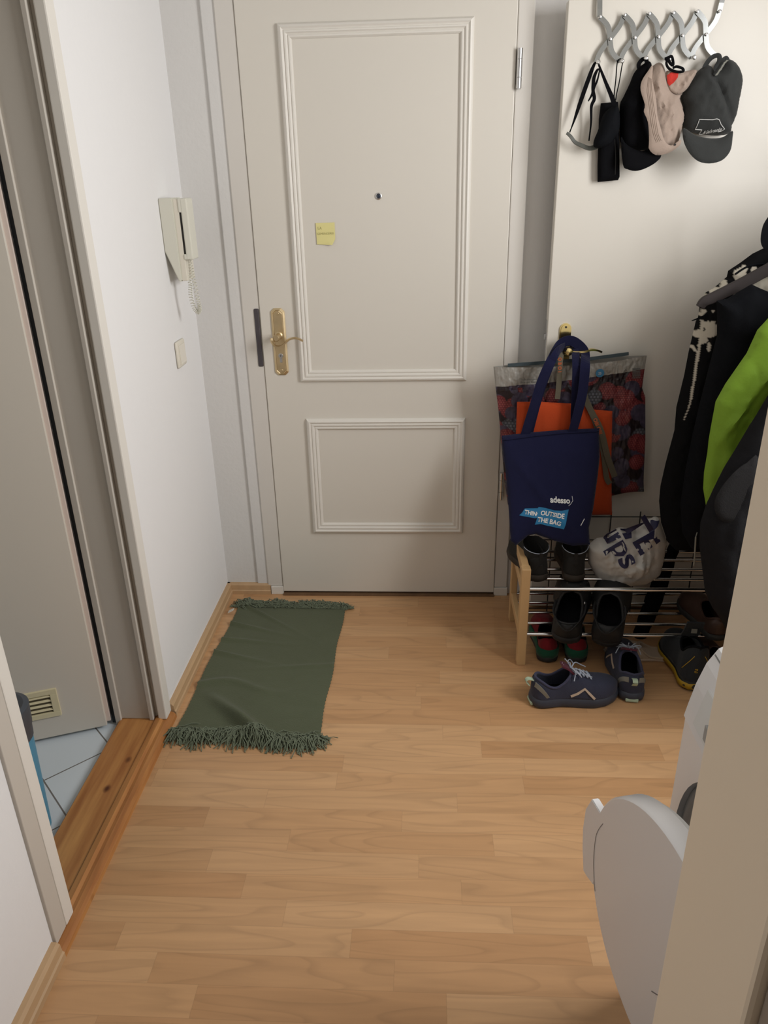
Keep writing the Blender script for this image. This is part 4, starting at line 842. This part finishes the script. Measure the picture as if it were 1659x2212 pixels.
b_ = bmesh.new(); ribbon(b_, spline(XYZ([C2(*p) for p in ((900, 300), (960, 200), (1030, 140), (1100, 130), (1110, 200), (1060, 300), (1110, 330))], y_-.012), 6), .012, .0035); obj('closure_strap', b_, m_char, dc_); b_ = bmesh.new(); ribbon(b_, spline(XYZ([C2(*p) for p in ((1040, 400), (1120, 280), (1160, 190), (1200, 160), (1225, 190))], y_-.045), 6), .010, .003); obj('closure_strap', b_, m_char, dc_)
b_ = bmesh.new()
for k in range(3): q = spline(XYZ([C2(*p) for p in ((1050, 405), (1120, 310), (1170, 230), (1210, 195))], y_-.055), 5); tube(b_, [p+Vector((.0015*k, -.003, .001*math.sin(i*2.0+k))) for i, p in enumerate(q)], .0012, 5)
setp(obj('frayed_edge', b_, m_greyt, dc_), 'frayed pale edge')
# ------------------------------------------------------------------ bags on the inner door handle
def bagcol():
    rg = random.Random(21); Bs = []
    for k in range(150): Bs.append((rg.uniform(.78, 1.38), rg.uniform(.40, .93), rg.uniform(.020, .034), rg.choice('rrrbbbbk')))
    # the berries that show most
    for x_, z_, r_, t_ in ((1.245, .845, .036, 'r'), (1.185, .875, .030, 'r'), (1.335, .685, .036, 'r'), (1.325, .86, .026, 'r'), (1.145, .855, .026, 'k'), (1.205, .80, .026, 'b'), (1.30, .80, .030, 'b'), (1.24, .655, .022, 'b'), (1.26, .61, .026, 'b'), (1.30, .52, .030, 'r'), (1.34, .545, .020, 'b'), (.872, .80, .024, 'b'), (.858, .715, .030, 'r'), (.895, .845, .028, 'b'), (.955, .84, .026, 'r'), (.83, .83, .024, 'r'), (1.27, .55, .026, 'b'), (1.20, .55, .026, 'r'), (1.175, .62, .026, 'r')): Bs.append((x_, z_, r_, t_))
    def f(x, z):
        for bx_, bz_, r_, t_ in reversed(Bs):
            dx, dz = x-bx_, z-bz_; d2 = (dx*dx+dz*dz)/(r_*r_)
            if d2 > 1: continue
            if t_ == 'b':
                n_ = .5+.5*fbm(x, z, bx_*9, 70); k_ = .5+.8*n_; return (.075*k_, .060*k_, .10*k_)
            s = .0085 if t_ == 'r' else .0115; rowi = round(dz/(s*.87)); off = s/2 if rowi % 2 else 0; ci = round((dx-off)/s)
            ddx = dx-off-ci*s; ddz = dz-rowi*s*.87; q = max(0, 1-(ddx*ddx+ddz*ddz)/(s*s*.27)); ve = .35+.65*(1-d2)
            if t_ == 'r': k_ = q*ve; return (.10+.34*k_, .008+.10*k_, .016+.09*k_)
            k_ = q*ve; return (.03+.20*k_, .032+.21*k_, .04+.24*k_)
        return (.018, .010, .014)
    return f
bf = bagcol(); YB = iy-.038
bb = thing('berry_bag', 'plastic carrier bag printed with berries, hanging rearmost on the door handle', 'bag', (1.05, YB, .9))
Ls = [(v.x, v.z) for v in XYZ([(1066, 792), (1071, 840), (1077, 890), (1083, 960), (1090, 1040), (1097, 1090)], YB)]
Rs = [(v.x, v.z) for v in XYZ([(1397, 768), (1392, 800), (1387, 838), (1394, 858), (1394, 950), (1390, 1040), (1391, 1064)], YB)]
def pl_(T, v):
    q = v*(len(T)-1); i = min(int(q), len(T)-2); t = q-i; return (T[i][0]+(T[i+1][0]-T[i][0])*t, T[i][1]+(T[i+1][1]-T[i][1])*t)
bm = bmesh.new(); NU, NV_ = 260, 240; grid = []; cols = []
def bag_y(u, v, x, z):
    e = min(1, min(u, 1-u)*9)*min(1, (1-v)*14+.0); e = e**.5 if e > 0 else 0
    return YB-.012*e-.004*e*fbm(x, z, 0, 9)-.0022*e*fbm(x*2, z, 3, 30)*(2.2 if v < .22 else 1)
FS = []
for side_ in (0, 1):
    vv = []
    for j in range(NV_+1):
        v = j/NV_; L_, R_ = pl_(Ls, v), pl_(Rs, v); r = []
        for i in range(NU+1):
            u = i/NU; x = L_[0]+(R_[0]-L_[0])*u; z = L_[1]+(R_[1]-L_[1])*u
            z += (-.012*math.sin(PI*u)*(1-v)**3 if side_ == 0 else .004*(1-v)**3*math.sin(PI*u)); z -= .006*math.sin(u*12)*v**6
            y = bag_y(u, v, x, z) if side_ == 0 else 2*YB-bag_y(u, v, x, z)*1-.004*0-.001
            y = y if side_ == 0 else min(YB+.006, y*0+YB+.006*min(1, min(u, 1-u)*9))
            r.append(bm.verts.new((x, y, z)))
            if side_ == 0: pass
            hdr = v < .158+.010*math.sin(u*4+1)+.012*math.exp(-((u-.02)/.1)**2)
            cols.append((.40, .38, .34) if hdr else bf(x, z))
        vv.append(r)
    FS.append(vv)
    for j in range(NV_):
        for i in range(NU):
            q = (vv[j][i], vv[j+1][i], vv[j+1][i+1], vv[j][i+1]); bm.faces.new(q if side_ == 0 else q[::-1])
a, b = FS
for j in range(NV_): bm.faces.new((a[j][0], b[j][0], b[j+1][0], a[j+1][0])); bm.faces.new((a[j][NU], a[j+1][NU], b[j+1][NU], b[j][NU]))
for i in range(NU): bm.faces.new((a[NV_][i], b[NV_][i], b[NV_][i+1], a[NV_][i+1]))
m_print = mat('printed_film', (.5, .5, .5), .38, bump=.1, bscale=30, attr=True)
ob_ = obj('film', bm, m_print, bb, True); ca = ob_.data.color_attributes.new('Col', 'FLOAT_COLOR', 'POINT')
ca.data.foreach_set('color', [c for t in cols for c in (t[0]*.75, t[1]*.75, t[2]*.75, 1)])
def surf_bag(x, z): return YB-.0165
b_ = bmesh.new(); ribbon(b_, XYZ([(1097, 789), (1180, 783), (1260, 777), (1358, 764)], YB-.010), .011, .003, n=(0, -1, .0)); setp(obj('handle_strip', b_, mat('slate_plastic', (.035, .055, .065), .5), bb), 'dark slate handle strip')
m_ink = mat('grey_ink', (.10, .10, .095), .8)
def bagtext(body, px, py, size, bold=0): q = at(px, py, 'y', YB-.017); return text('print', body, size, m_ink, bb, (q.x, q.z), (1, .03), (0, 1), lambda x, z: YB-.0165, .0004, bold=bold)
for k in range(4): bagtext('\u2013'*9 if k else '\u2014'*5, 1079, 834+k*3.2, .006)
bagtext('Tiefkühltragetasche', 1124, 822, .009); bagtext('Bitte nur Beeren', 1124, 828, .009)
q = at(1296, 806, 'y', YB-.017); sb = bmesh.new(); lathe(sb, [(.014, 0), (.014, .0008), (0, .0008)], (q.x, YB-.0165, q.z), (0, -1, 0), 30); obj('round_seal', sb, mat('seal_blue', (.03, .16, .30), .5), bb)
text('print', '25', .011, m_emb, bb, (q.x-.006, q.z-.004), (1, 0), (0, 1), lambda x, z: YB-.0185, .0004)
for k in range(4): bagtext('\u2013'*(7 if k else 8), 1305, 802+k*4.4, .0055)
b_ = bmesh.new(); tq = [at(*p, 'y', YB-.018) for p in ((1346, 806), (1357, 806), (1351.5, 797))]; tube(b_, tq, .0008, 4, closed=True); obj('print', b_, m_ink, bb)
bagtext('02', 1348, 813, .006)
bm = bmesh.new()
for k in range(9):
    q0 = at(1366, 797+k*2.45, 'y', YB-.0175); box(bm, (q0.x, YB-.0178, q0.z-.0011), (q0.x+.026, YB-.0170, q0.z+(.0008 if k % 3 else .0016)))
obj('barcode', bm, m_ink, bb)
# orange shopper with grey lettered straps
YO = YB-.035
og = thing('orange_bag', 'bright orange shopper with grey lettered straps, behind the navy tote', 'bag', (1.05, YO, .8))
o_, os_ = sheet('bag_body', XZ([(1117, 868), (1160, 868), (1262, 873), (1275, 884), (1323, 888), (1320, 1000), (1322, 1112), (1230, 1112), (1150, 1105), (1112, 1010)], YO), YO, .012, .05, m_orange, og, .008, fold=lambda x, z: .005*fbm(x*2, z*.5, 4, 10)+.010*math.exp(-((x-1.10)/.012)**2))
m_strap = fabric('grey_green_webbing', (.12, .105, .075)); m_let = mat('orange_letters', (.45, .10, .03), .8)
HPX = (1.045, iy-.045, 1.020)
def strap(name, pts, w, par, m, n=(0, -1, 0), tw=None): b_ = bmesh.new(); ribbon(b_, spline(pts, 8), w, .002, n=n, twist=tw); return obj(name, b_, m, par)
def P3(px, py, y): return at(px, py, 'y', y)
strap('strap', [P3(1232, 752, iy-.040), P3(1218, 757, iy-.044), P3(1211, 775, YO-.006), P3(1208, 820, YO-.012), P3(1204, 862, YO-.018)], .017, og, m_strap)
strap('strap', [P3(1234, 754, iy-.040), P3(1258, 765, iy-.050), P3(1266, 800, YO-.010), P3(1262, 850, YO-.016), P3(1275, 884, YO-.022), P3(1298, 930, YO-.026), P3(1312, 985, YO-.028), P3(1328, 1030, YO-.020)], .020, og, m_strap)
strap('strap', [P3(1262, 860, YO-.015), P3(1285, 910, YO-.020), P3(1302, 970, YO-.022), P3(1310, 1030, YO-.020), P3(1318, 1045, YO-.018)], .018, og, m_strap)
def letter_run(body, p0, p1, size, y):
    a = P3(*p0, y); b = P3(*p1, y); d = (b-a).normalized(); return text('strap_lettering', body, size, m_let, og, (a.x, a.z), (d.x, d.z), (-d.z, d.x), y=y, bold=.0006)
letter_run('O B O I', (1206, 772), (1205, 862), .015, YO-.018)
letter_run('OBI OBI', (1281, 905), (1304, 965), .017, YO-.033)
# navy tote
YT = YO-.040
to = thing('navy_tote', 'navy cotton tote bag with a blue slogan print, frontmost on the door handle', 'bag', (1.0, YT, .7))
C3 = lambda a, b: (1040+a/3.5675, 680+b/3.5675)
TK = .58
def tsh(x, z): return -TK*max(0, .77-z)
def XZT(pts, off=0):
    out = []
    for a, b in pts:
        z = .5
        for _ in range(30): q = at(a, b, 'y', YT+off+tsh(0, z)); z = .5*z+.5*q.z
        out.append((q.x, q.z))
    return out
tote_poly = XZT([C3(*p) for p in ((155, 932), (400, 905), (650, 885), (905, 875), (912, 1100), (895, 1250), (860, 1500), (828, 1640), (835, 1770), (700, 1780), (560, 1740), (420, 1690), (360, 1700), (265, 1778), (225, 1740), (210, 1500), (185, 1200), (165, 1050))])
def tofold(x, z):
    t = (z-.34)/.42; return .006*fbm(x*1.5, z*.6, 7, 9)+.008*math.exp(-((x-1.03-.35*(z-.5))/.03)**2)*max(0, 1-t)+.006*math.exp(-(((x-1.05)+.9*(z-.48))/.018)**2)
o_, ts = sheet('bag_body', tote_poly, YT, .022, .07, m_navy, to, .0075, fold=tofold, smoothpoly=0, shift=tsh)
b_ = bmesh.new()
hem = spline(XYZ([C3(*p) for p in ((158, 945), (400, 918), (650, 898), (902, 888))], YT-.003), 6); tube(b_, [Vector((p.x, ts(p.x, p.z-.003)-.0008, p.z)) for p in hem], .0018, 6); obj('hem', b_, m_navy, to)
strap('handle', [P3(1128, 962, YT-.012), P3(1140, 920, YT-.016), P3(1153, 880, YT-.020), P3(1170, 825, YT-.022), P3(1190, 780, YT-.010), P3(1207, 748, iy-.055), P3(1225, 736, iy-.045), P3(1243, 740, iy-.048), P3(1262, 760, iy-.060), P3(1264, 790, YT-.012), P3(1258, 850, YT-.020), P3(1246, 900, YT-.020), P3(1236, 935, YT-.012)], lambda t: .026+.010*math.sin(PI*t)**.3*.6, to, m_navy)
strap('handle', [P3(1142, 940, YT+.012), P3(1160, 870, YT+.006), P3(1178, 815, YT-.004), P3(1200, 765, YT), P3(1222, 748, iy-.040), P3(1240, 752, iy-.046), P3(1245, 790, YT-.004), P3(1243, 850, YT+.004), P3(1240, 935, YT+.010)], .026, to, m_navy)
def T3(a, b): x, z = XZT([(a, b)], -.02)[0]; return Vector((x, YT, z))
q0, q1 = T3(1188, 1083), T3(1233, 1086)
ex = (Vector((q1.x, q1.z))-Vector((q0.x, q0.z))).normalized()
text('logo_lettering', 'adesso', .0235, mat('white_print', (.72, .72, .70), .7), to, (q0.x, q0.z), ex, (-.0, 1), ts, .0014, bold=.0007); m_wp = bpy.data.materials['white_print']
b_ = bmesh.new(); tube(b_, [Vector((p.x, ts(p.x, p.z)-.0014, p.z)) for p in [T3(*q_) for q_ in [(1235, 1070), (1236.5, 1080), (1232, 1087), (1227.5, 1091)]]], .0008, 5); obj('logo_bracket', b_, m_wp, to)
C4 = lambda a, b: (1120+a/9.2167, 1050+b/9.2167)
lb = decal('slogan_panel', XZT([C4(*p) for p in ((400, 405), (540, 425), (700, 460), (850, 468), (993, 450), (950, 620), (895, 838), (720, 810), (560, 780), (440, 750), (325, 765), (370, 620), (330, 628), (200, 610), (15, 583), (70, 530), (125, 445), (250, 435), (380, 430))], -.02), ts, mat('print_blue', (.008, .16, .34), .7), to, .0012, .006)
def slog(body, a, b_, h):
    A_ = T3(*C4(*a)); B_ = T3(*C4(*b_)); d = Vector((B_.x-A_.x, B_.z-A_.z)); Ln = d.length; d.normalize()
    o = text('slogan_lettering', body, h, m_wp, to, (A_.x, A_.z), (d.x, d.y), (.22, .98), ts, .0026, bold=.0006); return o
slog('THIN', (115, 545), (360, 580), .0165); slog('OUTSIDE', (430, 560), (925, 615), .0185); slog('THE BAG', (370, 690), (860, 775), .0185)
b_ = bmesh.new(); ribbon(b_, [Vector((p.x, ts(p.x, p.z)-.002, p.z)) for p in [T3(*C4(375, 520)), T3(*C4(345, 575))]], .0016, .0006); obj('slogan_lettering', b_, m_wp, to)
b_ = bmesh.new(); ribbon(b_, [Vector((p.x, ts(p.x, p.z)-.001, p.z)) for p in [T3(*C4(1315, 655)), T3(*C4(1240, 785))]], .0022, .001); setp(obj('side_label', b_, m_wp, to), 'white side label')
# ------------------------------------------------------------------ crumpled white bag on the rack
YW = -.36
wb = thing('white_plastic_bag', 'crumpled white plastic bag with dark blue letters on the rack', 'bag', (1.25, YW, .30))
C5 = lambda a, b: (1260+a/8.295, 1110+b/8.295)
wpoly = XZ([C5(*p) for p in ((80, 560), (250, 430), (460, 420), (470, 330), (640, 245), (880, 260), (930, 300), (1010, 180), (1180, 95), (1290, 50), (1350, 70), (1390, 170), (1440, 330), (1495, 490), (1440, 800), (1380, 1050), (1250, 1160), (1100, 1245), (860, 1270), (640, 1350), (370, 1410), (310, 1250), (200, 1080), (90, 880), (70, 700))], YW)
def wfold(x, z): 
    n1 = fbm(x, z, 3, 13); n2 = abs(fbm(x*1.3, z, 8, 26)); return .022*n1+.016*n2
o_, ws = sheet('film', wpoly, YW, .055, .09, mat('white_film', (.42, .41, .385), .42, bump=.2, bscale=25, var=.06, vscale=12), wb, .006, fold=wfold, back=.7)
m_dblue = mat('dark_blue_ink', (.010, .010, .05), .6)
def rot_text(body, px, size, bold):
    A_ = at(*C5(*px), 'y', YW-.05); a = math.radians(-57); return text('lettering', body, size, m_dblue, wb, (A_.x, A_.z), (math.cos(a), math.sin(a)), (-math.sin(a), math.cos(a)), ws, .002, bold=bold)
rot_text('ups', (345, 390), .100, .0024); rot_text('TE', (735, 240), .105, .0036)
decal('lettering', XZ([C5(*p) for p in ((1230, 150), (1385, 150), (1330, 220), (1270, 260), (1210, 400), (1165, 325), (1205, 240))], YW-.03), ws, m_dblue, wb, .0015)
decal('lettering', XZ([C5(*p) for p in ((680, 300), (760, 265), (880, 330), (860, 420), (740, 430), (700, 360), (860, 350), (690, 325))], YW-.03), ws, m_dblue, wb, .0015)
# ------------------------------------------------------------------ umbrella
um = thing('umbrella', 'folded black umbrella leaning through the rods of the shoe rack', 'umbrella', (1.28, -.5, 0))
b_ = bmesh.new(); A_ = Vector((1.255, -.235, .045)); B_ = Vector((1.475, -.12, .62))
def along(t): return A_.lerp(B_, t)
A_ = at(1372, 1398, 'y', -.30); B_ = at(1465, 1160, 'y', -.16)
tube(b_, [along(t/16) for t in range(17)], lambda t: .020+.010*math.sin(PI*min(1, t*1.2))+.0015*math.sin(t*60), 12); obj('folded_canopy', b_, m_black, um, True)
b_ = bmesh.new(); tube(b_, [along(-.18), along(0)], .0035, 8); obj('tip', b_, m_steel, um, True)
b_ = bmesh.new(); tube(b_, [along(.98), along(1.12)], .0105, 10); obj('grip', b_, m_blackm, um, True)
# ------------------------------------------------------------------ coats on the rail
rl = thing('coat_rail', 'dark metal coat rail fixed to the right wall', 'rail', (1.72, -.6, 1.52))
b_ = bmesh.new(); tube(b_, [(1.72, -.16, 1.52), (1.72, -1.05, 1.52)], .011, 12); obj('tube', b_, m_blackm, rl, True)
for yy in (-.20, -1.0): b_ = bmesh.new(); tube(b_, [(1.72, yy, 1.52), (2.055, yy, 1.52)], .009, 10); obj('bracket', b_, m_blackm, rl, True)
def segs_fn(ss):
    def f(x, z):
        for (x0, z0, x1, z1, w0, w1) in ss:
            dx, dz = x1-x0, z1-z0; t = max(0, min(1, ((x-x0)*dx+(z-z0)*dz)/(dx*dx+dz*dz+1e-12))); d = math.hypot(x-x0-t*dx, z-z0-t*dz)
            if d < w0+(w1-w0)*t: return True
        return False
    return f
C6 = lambda a, b: (1480+a/7.9, 480+b/7.9)
YA = -.40
def X6(a, b): p = at(*C6(a, b), 'y', YA); return p.x, p.z
def seg6(a, b, c, d, w0, w1=None): return (*X6(a, b), *X6(c, d), w0, w1 if w1 is not None else w0)
marks = segs_fn([seg6(250, 1660, 215, 1900, .0035), seg6(215, 1900, 150, 2300, .0035), seg6(150, 2300, 20, 3050, .003, .0022), seg6(20, 3050, -75, 3330, .002, .001), seg6(185, 1880, 300, 1860, .011, .006), seg6(320, 1710, 350, 1850, .009, .011), seg6(390, 1680, 380, 1840, .006, .010), seg6(480, 1720, 430, 1850, .008, .002), seg6(250, 1890, 400, 1820, .008), seg6(270, 1970, 170, 2060, .008, .003), seg6(100, 2110, 120, 2160, .004), seg6(320, 2030, 310, 2140, .004, .003), seg6(-155, 2790, -140, 2830, .008, .012),
    seg6(960, 760, 860, 870, .006, .013), seg6(870, 880, 840, 1010, .013, .008), seg6(1085, 780, 1060, 900, .008), seg6(1150, 830, 1030, 920, .008), seg6(640, 1010, 590, 1130, .006), seg6(470, 1150, 600, 1140, .008), seg6(430, 1180, 420, 1260, .006), seg6(790, 890, 800, 920, .004), seg6(500, 1360, 500, 1400, .005), seg6(800, 1190, 740, 1280, .012, .005), seg6(280, 1490, 250, 1560, .005), seg6(395, 1475, 400, 1485, .003), seg6(350, 1240, 300, 1320, .004), seg6(1000, 1110, 1400, 960, .016), seg6(1300, 1080, 1500, 1100, .02)])
jA = thing('printed_jacket', 'black hooded jacket with cream splatter print, rearmost on the coat rail', 'jacket', (1.6, YA, 1.3))
polyA = [(1659, 535), (1650, 536), (1625.6, 548), (1600, 567), (1573, 585), (1570, 598), (1541, 623), (1524, 632), (1517, 646), (1511, 662), (1508, 685), (1503, 694), (1487.6, 760), (1478, 810), (1461, 880), (1457, 929), (1438, 1000), (1426.6, 1050), (1423.7, 1083), (1428, 1129), (1442, 1170), (1459, 1187), (1500, 1190), (1600, 1195)]
def jf(seed, a=.014, s=5.5): return lambda x, z: a*fbm(x*2.2, z*.5, seed, s*1.2)+.010*abs(fbm(x*1.8, z*.6, seed, 13))+.004*fbm(x, z, seed, 22)
o_, ja_s = sheet('jacket_body', XZ(polyA, YA)+[(1.98, .42), (2.0, .9), (1.97, 1.22), (1.84, 1.38), (1.72, 1.42), (1.60, 1.385)], YA, .045, .07, mat('printed_black_cloth', (.01, .01, .01), .95, spec=.2, bump=.3, bscale=200, attr=True), jA, .0038, fold=jf(3), colf=lambda x, z: (.50, .46, .38) if marks(x, z) else (.007, .007, .0075))
b_ = bmesh.new(); tube(b_, [Vector((p.x, ja_s(p.x, p.z)-.002, p.z)) for p in spline(XYZ([(1580, 590), (1610, 572), (1650, 566), (1700, 566)], YA), 6)], .003, 6); obj('hood_seam', b_, m_black2, jA, True)
b_ = bmesh.new(); ribbon(b_, XYZ([(1494, 693), (1520, 684), (1548, 676)], YA-.03), lambda t: .002+.012*t, .002, n=(0, -1, .3)); obj('shoulder_tab', b_, m_black, jA)
b_ = bmesh.new(); ribbon(b_, spline([P3(1690, 545, YA-.01), P3(1662, 535, YA-.01), P3(1652, 520, YA-.01), P3(1656, 490, YA-.01), P3(1668, 470, YA-.01)], 5), .02, .004); obj('hood_loop', b_, m_black2, jA)
# hangers
m_hang = mat('brown_hanger', (.016, .009, .008), .6)
def hanger(name, label, pts, y, xc, zc, w=.032):
    h_ = thing(name, label, 'hanger', (xc, y, zc)); b_ = bmesh.new(); L_ = XYZ(pts, y) if pts[0][0] > 9 else [Vector((a, y, b)) for a, b in pts]
    end = L_[-1]; full = L_+[Vector((xc, y, zc-.02)), Vector((2*xc-end.x+.0, y, end.z)), Vector((xc+(xc-L_[0].x)*.92, y, L_[0].z+.01))]
    full = sorted(full, key=lambda p: p.x); sp_ = spline(full, 6)
    ribbon(b_, sp_, lambda t: w*(.72+.28*math.sin(PI*min(1, max(0, t)))), .011); bmesh.ops.bevel(b_, geom=list(b_.edges), offset=.0015, segments=1, affect='EDGES'); obj('arms', b_, m_hang, h_)
    b_ = bmesh.new(); tube(b_, spline([(xc, y, zc-.02), (xc, y, zc+.03), (xc+.004, y, 1.49), (xc+.016, y, 1.515), (xc, y, 1.534), (xc-.016, y, 1.520)], 6), .002, 6); obj('hook', b_, m_steel, h_, True); return h_
hanger('coat_hanger', 'dark brown hanger with broad rounded arm between the two black jackets', [(1512, 664), (1522, 651), (1545, 641), (1600, 614), (1659, 582)], -.475, 1.72, 1.44)
# second black jacket
YJ = -.52
jB = thing('puffer_jacket', 'plain black padded jacket hanging in front of the printed jacket', 'jacket', (1.6, YJ, 1.2))
polyB0 = [(1548, 650), (1572, 645), (1594, 631), (1623, 614), (1640, 622)]
polyB = [(1600, 1190), (1520, 1188), (1492, 1183), (1474, 1150), (1470, 1090), (1480, 1020), (1496, 940), (1512, 870), (1531, 795), (1549, 725), (1549, 680)]
o_, jb_s = sheet('jacket_body', XZ(polyB0, YJ)+[(1.54, 1.225), (1.62, 1.27), (1.72, 1.31), (1.85, 1.25), (1.97, 1.1), (2.0, .8), (1.97, .42)]+XZ(polyB, YJ), YJ, .055, .08, m_black2, jB, .009, fold=lambda x, z: .010*math.sin(z*62+4*x)*.5+jf(9, .012)(x, z))
b_ = bmesh.new(); tube(b_, [P3(1503, 1160, YJ-.055), P3(1501, 1195, YJ-.055), P3(1499, 1222, YJ-.053)], .0025, 6); tube(b_, [P3(1506, 1150, YJ-.05), P3(1503, 1160, YJ-.055)], .0015, 6); setp(obj('zip_pull', b_, m_greyt, jB, True), 'grey zip pull cord')
YG = -.66
jG = thing('lime_rain_jacket', 'lime green rain jacket sleeve between the black jacket and grey coat', 'jacket', (1.6, YG, 1.1))
polyG = [(1659, 688), (1636, 713), (1613, 763), (1590, 796), (1567, 829), (1546, 867), (1536, 921), (1531, 950), (1528, 979), (1521, 1020), (1519, 1055), (1525.5, 1095), (1560, 1090), (1640, 1000)]
def gfold(x, z): return .018*abs(fbm(x*1.5, z*.8, 2, 9))+.012*fbm(x, z, 6, 7)+.012*math.exp(-(((x-1.40)-.5*(z-.95))/.012)**2)
o_, _ = sheet('jacket_body', XZ(polyG, YG)+[(1.97, .70), (2.0, 1.05), (1.90, 1.28), (1.76, 1.39), (1.67, 1.375)], YG, .035, .05, m_lime, jG, .007, fold=gfold)
hanger('coat_hanger', 'dark brown hanger holding the lime green jacket', [(1.56, 1.25), (1.64, 1.32)], YG+.004, 1.74, 1.40, .02)
YC = -.83
jC = thing('grey_coat', 'dark grey coat at the front of the rail, hem above the shoes', 'coat', (1.6, YC, 1.0))
polyC = [(1659, 854), (1634, 896), (1613, 929), (1590, 968), (1563, 1012), (1542, 1054), (1525, 1091), (1513, 1129), (1511, 1178), (1517, 1228), (1523, 1278), (1538, 1311), (1559, 1341), (1566, 1356), (1620, 1365)]
o_, jc_s = sheet('coat_body', XZ(polyC, YC)+[(1.95, .34), (2.0, .6), (1.98, 1.05), (1.90, 1.25), (1.78, 1.37), (1.67, 1.355)], YC, .06, .08, m_grayc, jC, .009, fold=jf(5, .012))
o_, _ = sheet('elbow_patch', XZ([(1545, 1082), (1562, 1050), (1590, 1018), (1615, 1000), (1640, 990), (1640, 1110), (1600, 1130), (1565, 1128), (1548, 1112)], YC-.058), YC-.055, .006, .02, fabric('coat_patch_cloth', (.019, .0185, .019), sheen=0), jC, .009, smoothpoly=3)
hanger('coat_hanger', 'dark brown hanger under the shoulders of the grey coat', [(1.60, 1.18), (1.66, 1.27)], YC+.004, 1.74, 1.38, .02)
hanger('coat_hanger', 'dark brown hanger inside the black printed jacket at the back of the rail', [(1.55, 1.27), (1.63, 1.34)], YA+.004, 1.74, 1.42, .02)
def coat_bits(root, y, bulge, ztop, zbot, m, mz):
    b_ = bmesh.new(); tube(b_, spline([(1.655, y, ztop-.02), (1.69, y-.035, ztop-.01), (1.74, y-.045, ztop-.035), (1.79, y-.035, ztop-.01), (1.825, y, ztop-.02), (1.79, y+.03, ztop+.005), (1.74, y+.035, ztop+.01), (1.69, y+.03, ztop+.005)], 5, True), .014, 8, closed=True); obj('collar', b_, m, root, True)
    b_ = bmesh.new(); tube(b_, spline([(1.74, y-.05, ztop-.04), (1.742, y-bulge-.010, ztop-.16), (1.738, y-bulge-.014, (ztop+zbot)/2), (1.742, y-bulge-.010, zbot+.14), (1.74, y-.02, zbot+.03)], 8), .005, 6); obj('front_zip', b_, mz, root, True)
coat_bits(jB, YJ, .055, 1.30, .42, m_black2, m_blackm); coat_bits(jG, YG, .05, 1.39, .66, m_lime, m_blackm); coat_bits(jC, YC, .07, 1.37, .34, m_grayc, m_blackm)
# blurred scarf hanging on the near casing, bottom right corner
YS = -2.372
o_, _ = sheet('scarf', [(.850, .45), (.853, .80), (.862, 1.10), (.866, 1.32), (1.05, 1.34), (1.06, .9), (1.04, .45)], YS, .010, .02, mat('patterned_scarf', (.10, .085, .05), .9, var=.6, vscale=14), None, .02, fold=lambda x, z: .006*math.sin(x*90))
setp(o_, 'olive patterned scarf hanging beside the near door frame, cut by the corner', 'scarf')
o_, _ = sheet('scarf_knot', [(1.0, 1.33), (1.03, 1.37), (1.06, 1.34), (1.04, 1.31)], YS, .008, .02, m_dark, o_, .01)
